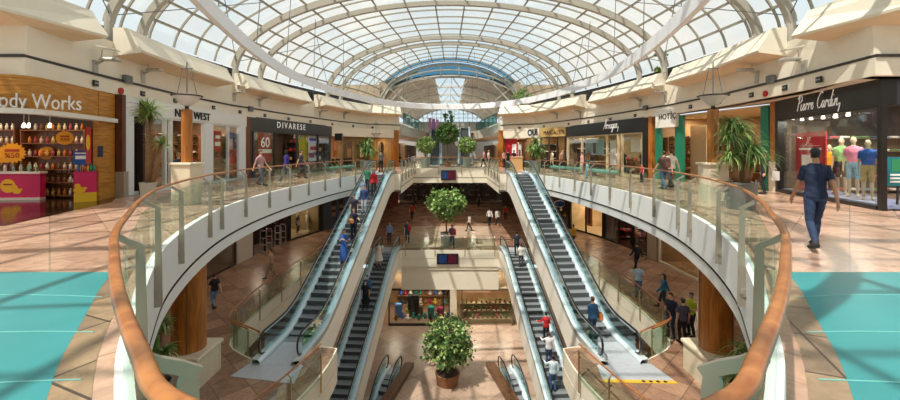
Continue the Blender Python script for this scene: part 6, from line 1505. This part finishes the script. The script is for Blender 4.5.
for i, (x, y, rx, D) in enumerate(((519, 96, 1.2, 41.2), (655, 66, .45, 24.5), (566, 84, .4, 36.5))):
    p = at(x, y, D); p.x += .0; t = thing('ledge_shrub', ('bushy green shrub on the roof ledge beside the far arch', 'small shrub on the roof ledge above the black scripted shop', 'tiny shrub on the roof ledge above the gold sign band')[i], 'shrub', (p.x+.3, D, 5.73)); pot(t, .4, .5, TERRA); crown((0, 0, 1.35), (rx, rx*.7, .8), 700 if i == 0 else 160, .2, 21+i, LEAF, t)
def strap_plant(parent, heads, n, L, w, seed, ms, droop=1.0):
    R = random.Random(seed); mb = MB()
    for c in heads:
        c = Vector(c)
        for i in range(n):
            th = R.uniform(0, 2*PI); el = R.uniform(-.1, 1.35); l = L*R.uniform(.7, 1.15); d = Vector((math.cos(th), math.sin(th), 0)); K = 6; side = Vector((-d.y, d.x, 0)); pts = []
            for k in range(K+1):
                t = k/K; e = el-droop*1.9*t*t*.5; 
                pts.append((pts[-1] if pts else c)+(d*math.cos(el-droop*1.9*t)+Vector((0, 0, 1))*math.sin(el-droop*1.9*t))*(l/K if k else 0))
            vs = []; fs = []
            for k, p in enumerate(pts):
                ww = w*(1-(k/K)**2)*.5+.002; vs += [p-side*ww, p+side*ww+Vector((0, 0, .004))]
            for k in range(K): fs.append((k*2, k*2+1, k*2+3, k*2+2))
            mb.add(vs, fs, R.choice((0, 0, 1, 2)))
    return mb.build('foliage', ms, parent)
def dracaena(loc, label, stems, potr, poth, potm, n, L, w, seed, name='dracaena'):
    t = thing(name, label, 'plant', loc); pot(t, potr, poth, potm); mb = MB(); R = random.Random(seed)
    for (x, y, z) in stems: mb.tube([(x*.3, y*.3, poth*.8), (x*.6+.03, y*.6, poth+(z-poth)*.5), (x, y, z)], [.085, .07, .05], 8)
    mb.build('stem', BARK, t, True); strap_plant(t, stems, n, L, w, seed, LEAF if seed != 31 else [LEAF[1], LEAF[1], LEAF[0]], .9 if seed != 31 else .42); return t
D = 14.0; p = ((148-450)/FOC*D, D, 0); dracaena(p, 'tall dracaena with spiky head in a pale pot before the women\'s shoe shop', [(-.02, 0, 2.95), (-.09, .06, 3.2), (.08, .05, 3.1), (.02, -.06, 2.85), (.40, .1, 1.95)], .25, .62, cm('b9b4a4', .4), 80, .60, .034, 31)
D = 11.9; p = ((741-450)/FOC*D, D, 0); dracaena(p, 'big arching dracaena in a dark pot before the green-pillared shoe shop', [(0, 0, 2.3), (-.28, .1, 2.1), (.25, .1, 1.95), (.1, -.2, 1.75), (-.12, .2, 2.55), (.36, -.1, 1.5), (-.38, -.1, 1.55)], .42, .80, mat('pewter_pot', '6c6c68', .4), 100, .70, .036, 32)
for x, D, lab, s in ((366, 31, 'bushy palm in a steel pot before the wood-lined cafe', 41), (535, 31, 'bushy palm in a steel pot before the white sign with three letters', 42)):
    p = ((x-450)/FOC*D, D, 0); dracaena(p, lab, [(0, 0, 2.2), (-.3, .1, 1.9), (.3, 0, 1.9), (.1, .2, 2.5), (-.1, -.2, 1.6), (.35, .1, 1.5)], .46, .95, STEELP, 60, .9, .07, s, 'potted_palm')
dracaena((-8.3, 11.3, Z1), 'leafy plant in a steel pot under the gallery near the round wooden column', [(0, 0, 2.2), (.2, 0, 1.8), (-.2, .1, 1.6), (.1, .1, 2.6)], .40, .95, STEELP, 34, .55, .07, 51, 'potted_plant')
dracaena((8.25, 11.15, Z1), 'grassy plant in a steel pot under the gallery beside the round wooden column', [(0, 0, 1.7), (.2, 0, 1.5), (-.2, .1, 1.5), (.1, .1, 1.9), (0, -.2, 1.3), (-.3, 0, 1.2)], .42, .95, STEELP, 60, .85, .03, 52, 'potted_plant')

# ================================================================== people
def ppl(x, y, z, *a, **k):
    q = on(x, y, z); return person(k.pop('label'), (q.x, q.y, z), *a, **k)
# upper gallery
man = ppl(815.5, 250.5, 0, -22, '1d2842', '2c3c5c', label='man in navy polo shirt and jeans walking away towards the menswear window', pose='walk', hero=True, hair='black', h=1.79, shoes='2b2b2e', skin=1)
man.scale.x *= .84
ppl(178.5, 196, 0, 60, '3a3f4c', '2a2c34', label='woman with blond hair in dark coat standing behind the stone pedestal', female=True, sleeve='long', hair='blond', h=1.66)
ppl(260.5, 186, 0, -100, 'b08a8e', '5a5f6c', label='man in dusky pink shirt walking past the big 60 poster', pose='walk', hair='brown', sleeve='short')
ppl(286.5, 181, 0, 70, '3b2f7c', '4a5a78', label='woman in purple top walking past the charcoal-framed shop', pose='walk', female=True, long=True, hair='black', sleeve='long')
ppl(301, 178.5, 0, -80, '4a4550', '22232a', label='woman in grey top and black trousers by the yellow-green panel', pose='walk', female=True, hair='black')
ppl(381, 171.5, 0, 30, '6a625c', '35343a', label='person in grey standing between the palm and the escalator top', hair='brown')
for i, (x, D, t, lo, lab) in enumerate(((400, 43.5, '2a2c38', '2a2a30', 'seated person in dark clothes beyond the orange cafe pillar'), (408.5, 44, '4a4a5c', '2a2a30', 'seated person in grey-blue beyond the orange cafe pillar'), (414, 43.5, 'd8d0d8', '3a3a44', 'seated person in white beyond the orange cafe pillar'))):
    X = (x-450)/FOC*D; person(lab, (X, D, 0), 40*i-60, t, lo, pose='sit', hair='black'); st = thing('stool', 'dark stool under the '+lab, 'stool', (X, D, 0)); MB().lathe([(.2, 0), (.2, .02), (.03, .05), (.03, .36), (.18, .38), (.18, .405)]).build('seat', cm('2c2420'), st)
ppl(484, 167.5, 0, 100, 'd08a90', '2a2a30', label='woman in pink top on the upper bridge beside the far railing', female=True, hair='brown', pose='walk')
ppl(488.5, 167.0, 0, -100, 'e6dcd4', '3a3a48', label='woman in white top on the upper bridge beside the woman in pink', female=True, hair='blond')
for x, D, t, lo, lab in ((508, 39.0, '1c1c24', '1c1c22', 'person in black before the big red poster'), (514, 40.2, '22242c', 'c8b8a8', 'person in dark jacket before the narrow pale poster'), (504, 40.3, 'd09a9a', '4a3a3a', 'woman in pale pink by the far right corner pillar')): person(lab, ((x-450)/FOC*D, D, 0), 30, t, lo, hair='black')
ppl(552, 168.5, 0, 120, 'e6dccc', 'e0d6c6', label='woman in white beneath the gold sign band', female=True, hair='brown', pose='walk'); ppl(561.5, 169.5, 0, -150, 'c89a7a', '3a3a44', label='person in tan top beside the gold sign band shop', hair='black')
ppl(582, 174, 0, 95, 'd89a94', 'c8b0a8', label='girl in salmon pink top with hair tied before the scripted shop', female=True, hair='black', h=1.6); 
ppl(587, 178.5, 0, 95, '8ab0c8', '6a8aa8', label='small child in pale blue before the scripted shop window', hair='brown', h=1.02)
ppl(642, 182, 0, 95, 'b02a30', '3a2a2a', label='small child in red at the scripted shop doorway', hair='black', h=1.0)
b = ppl(664, 190, 0, 8, '5c4a44', '35506e', label='man with brown backpack walking beside the white shoe shop sign', pose='walk', hair='brown', h=1.72); ppl(671, 188.5, 0, 8, 'd8d2c8', '4a4a50', label='man in pale shirt beside the man with brown backpack', pose='walk', hair='brown', h=1.78)
q = b.location; o = thing('backpack', 'brown backpack worn by the man beside the shoe shop sign', 'backpack', (q.x+.02, q.y-.18, 1.0), .14); MB().bbox((0, 0, .2), (.32, .17, .44), .06).build('body', cm('5a3a34'), o); MB().bbox((0, -.1, .13), (.24, .06, .2), .03).build('front_pocket', cm('6a463e'), o)
w = ppl(764.5, 194, 0, 60, '26262c', '1e1e24', label='person in black jacket standing behind the arching dracaena', sleeve='long', hair='black', h=1.7)
q = w.location; o = thing('shopping_bag', 'pale shopping bag carried behind the arching dracaena', 'bag', (q.x+.32, q.y-.1, .55)); MB().box((0, 0, .18), (.3, .12, .36)).build('body', cm('d8d4cc'), o); MB().tube([(-.07, 0, .36), (-.06, 0, .48), (.06, 0, .48), (.07, 0, .36)], .008, 5).build('handle', cm('d8d4cc'), o)
# escalators: feet on the tread under the given column
def on_esc(E, u, v, *a, **k):
    root, f, pt, L = E; st = .42; kk = int(u/st); z = f(kk*st+st)+.008; p = pt(kk*st+st*.5, v, z); return person(k.pop('label'), tuple(p), *a, **k)
wm = on_esc(E1, .06, -.3, 6, '3f6f9c', '38486a', label='woman in blue denim shirt seen from behind near the foot of the escalator', female=True, hair='auburn', sleeve='long', h=1.68, arms=('bent', 'swing'))
q = wm.location; o = thing('handbag', 'orange shoulder bag carried by the woman in blue denim shirt', 'handbag', (q.x+.27, q.y-.12, q.z+.85)); MB().bbox((0, 0, .12), (.13, .30, .26), .04).build('body', cm('c87a3c'), o); MB().tube([(0, -.1, .24), (-.08, -.05, .52), (-.08, .05, .52), (0, .1, .24)], .012, 6).build('strap', cm('a8602c'), o)
on_esc(E2, 10.4, -.15, 172, '2f7a5c', '22343a', label='man in green top near the top of the escalator going down', hair='brown', h=1.7, pose='stairs'); on_esc(E2, 10.0, .36, 178, 'b8242c', '26262c', label='woman in red jacket near the top of the escalator going down', female=True, long=True, hair='auburn', sleeve='long', h=1.74)
on_esc(E2, 9.3, -.2, 175, '7a8aa8', '3a4a6a', label='child in blue-grey in front of the man in green top', hair='brown', h=1.3)
on_esc(E2, 8.3, .25, 175, '2c3e6a', 'a8acb4', label='person in navy top and pale trousers on the escalator going down', hair='black', h=1.7, sleeve='long'); on_esc(E2, 7.4, -.1, 170, '3a3440', '2a2a34', label='person in dark top beside the one in pale trousers on the escalator', hair='black', h=1.66)
wd = on_esc(E2, 6.0, .3, 168, '28263a', '1f2030', label='woman in dark clothes holding a tan bag above the blue dress', female=True, long=True, hair='brown', arms=('rail', 'bent'), h=1.68)
q = wd.location; o = thing('handbag', 'tan bag held in front of the woman in dark clothes on the escalator', 'handbag', (q.x-.12, q.y-.3, q.z+.93)); MB().bbox((0, 0, .1), (.34, .13, .22), .04).build('body', cm('b8864e'), o); MB().tube([(-.08, 0, .2), (-.06, .1, .32), (.06, .1, .32), (.08, 0, .2)], .01, 6).build('handle', cm('8a5a2c'), o)
on_esc(E2, 4.2, .33, 178, '2a56a0', '2a56a0', label='woman in long blue dress looking at her phone on the escalator', female=True, hair='black', lower='longdress', dress=1, arms=('phone', 'phone'), h=1.70, sleeve='half')
on_esc(E3, 6.4, .15, 0, 'c0282e', '24242c', label='woman in red jacket on the lower escalator, highest of three', female=True, hair='black', sleeve='long', arms=('rail', 'bent'), h=1.66)
on_esc(E3, 5.2, -.1, 0, 'e6e2e4', '4a5878', label='person in white shirt holding the handrail on the lower escalator', hair='brown', sleeve='long', arms=('reach', 'swing'), h=1.72); on_esc(E3, 3.9, -.3, 0, 'c9dce4', '4a6c9c', label='person in pale blue-white shirt lowest on the lower escalator', hair='black', sleeve='long', arms=('reach', 'swing'), h=1.76)
on_esc(E3, 13.3, .1, 0, '2a303c', '2c3444', label='person in dark clothes stepping off the lower escalator at its top', hair='black'); on_esc(E3, 12.0, .1, 0, 'e2ddd6', '4a4a52', label='person in white near the top of the lower escalator', hair='brown', h=1.6)
on_esc(E4, 12.0, -.1, 180, 'e0d8cc', 'e0d8cc', label='woman in white dress at the top of the lower escalator', female=True, long=True, hair='brown', lower='dress', dress=1, sleeve='none'); on_esc(E4, 9.1, -.1, 180, '3f6a9c', '2a3040', label='man in blue shirt on the lower escalator below the white dress', hair='black', sleeve='long'); on_esc(E4, 8.4, -.1, 175, '22222a', '1c1c22', label='person in black below the man in blue shirt on the lower escalator', hair='black')
# middle floor
M = Z1
ppl(214.5, 308.5, M, 60, '1f1c22', '6f8db0', label='woman in black top and pale jeans walking under the gallery', pose='walk', female=True, hair='brown', h=1.68)
ppl(271, 278.5, M, 100, 'b8a894', 'a08e78', label='person in beige walking along the middle floor past the security gates', pose='walk', hair='brown')
wp = ppl(338, 246.5, M, 120, 'c0486a', '26262e', label='woman in pink top walking below the two-women poster', pose='walk', female=True, hair='black'); ppl(332.5, 252, M, 100, 'c8a898', '8a6a5a', label='child in pale pink beside the woman in pink top', hair='brown', h=1.2)
ppl(389.5, 243.5, M, 170, '8a9cc4', '2a3450', label='man in blue-grey shirt at the top of the lower escalator', hair='black', sleeve='long'); ppl(412, 219.5, M, -5, 'b03424', '2a2228', label='person in red top walking away on the middle floor', pose='walk', hair='black')
for x, y, lab in ((407.5, 242, 'near the escalator side'), (452, 247, 'beside the potted tree trunk')):
    b = ppl(x, y, M, 185, '2a4a72', '2c3c5c', label='person in blue with red backpack on the middle floor bridge '+lab, hair='black', pose='walk'); q = b.location
    o = thing('backpack', 'red backpack of the person in blue '+lab, 'backpack', (q.x+.16, q.y-.1, M+1.0)); MB().bbox((0, 0, .2), (.3, .3, .44), .07).build('body', cm('cc3a34'), o); MB().bbox((0, -.16, .13), (.22, .05, .18), .02).build('front_pocket', cm('a82a28'), o)
ppl(469.5, 231.5, M, 60, 'e6e0da', '24242c', label='woman in white top and black trousers right of the potted tree', female=True, long=True, hair='black', h=1.64, pose='walk')
for x, y, lab in ((489.5, 225.5, 'farther from the escalator'), (497.8, 226, 'nearer the escalator')): ppl(x, y, M, 10, 'dcd8d6', '22222a', label='man in white shirt and dark trousers walking away, '+lab, hair='black', sleeve='long', pose='walk')
ppl(505.5, 220, M, 180, 'b02a34', '2a2024', label='person in red beyond the two men in white shirts', hair='black', h=1.55); ppl(479, 207, M, 150, '3a302c', '2a2624', label='person in brown standing before the far dark shop', hair='black')
for x, y, t in ((425, 203, '3a3a46'), (433, 201, '6a5a50'), (462, 202, '22222a'), (415, 206, '4a3a34')): ppl(x, y, M, 160, t, '24242c', label='dark figure before the far shop, %s' % {'3a3a46': 'in slate grey', '6a5a50': 'in tan brown', '22222a': 'in black', '4a3a34': 'in brown near the escalator side'}[t], hair='black', pose='walk')
ppl(573.5, 247, M, 20, 'd9ab22', '2c2c34', label='woman in yellow top walking beside the escalator on the middle floor', female=True, hair='black', pose='walk')
ppl(637, 271, M, 20, '1c1e28', '1a1a20', label='man in black suit walking past the cream-framed window', hair='black', sleeve='long', pose='walk', h=1.8)
ppl(638.5, 297, M, 150, 'a9c0d6', '5a6a84', label='man in light blue shirt leaning at the middle floor railing', hair='grey', h=1.7, arms=('reach', 'swing'))
ppl(664, 309, M, 60, '2f6a94', '23303e', label='woman in blue jacket walking past the cream-framed window', female=True, long=True, hair='black', sleeve='long', pose='walk', h=1.66)
ppl(671, 337, M, 120, '1f2438', '2f3c54', label='man in navy shirt with hand out facing two others', hair='black', h=1.78, arms=('swing', 'bent'), head_yaw=-30); ppl(683, 343, M, 5, '4d4b5e', '1f2026', label='man in grey shirt seen from behind in the group of three', hair='black', h=1.74); ppl(691.5, 336, M, 100, 'b5bb2c', '22222a', label='man in yellow-green shirt beside the round wooden column', hair='black', h=1.76, arms=('bent', 'bent'))

# ================================================================== light, sky, camera
w = bpy.data.worlds.new('sky'); SC.world = w; w.use_nodes = True; nt = w.node_tree; bg = nt.nodes['Background']
tc = nt.nodes.new('ShaderNodeTexCoord'); nz = nt.nodes.new('ShaderNodeTexNoise'); nz.inputs['Scale'].default_value = 2.2; nz.inputs['Detail'].default_value = 7; nz.inputs['Roughness'].default_value = .55
rp = nt.nodes.new('ShaderNodeValToRGB'); rp.color_ramp.elements[0].position = .36; rp.color_ramp.elements[1].position = .58
rp.color_ramp.elements[0].color = (.68, .85, .98, 1); rp.color_ramp.elements[1].color = (1.0, .985, .95, 1)
nt.links.new(tc.outputs['Generated'], nz.inputs['Vector']); nt.links.new(nz.outputs['Fac'], rp.inputs['Fac']); nt.links.new(rp.outputs['Color'], bg.inputs['Color']); bg.inputs['Strength'].default_value = .95
sun = bpy.data.lights.new('sun', 'SUN'); sun.energy = 4.4; sun.angle = .012; sun.color = (1, .955, .89); so = bpy.data.objects.new('sun', sun); COL.objects.link(so)
so.rotation_euler = Vector((.38, .42, -1)).to_track_quat('-Z', 'Y').to_euler()
cam = bpy.data.cameras.new('camera'); cam.sensor_width = 36; cam.lens = 16; cam.shift_y = -50/900; cam.clip_start = .05; cam.clip_end = 400
co = bpy.data.objects.new('camera', cam); COL.objects.link(co); co.location = (0, 0, EYE); co.rotation_euler = (PI/2, 0, 0); SC.camera = co
SC.view_settings.view_transform = 'Standard'; SC.view_settings.look = 'None'; SC.view_settings.gamma = 1; SC.view_settings.exposure = .12
SC.cycles.transparent_max_bounces = 32; SC.cycles.max_bounces = 8; SC.cycles.sample_clamp_indirect = 6
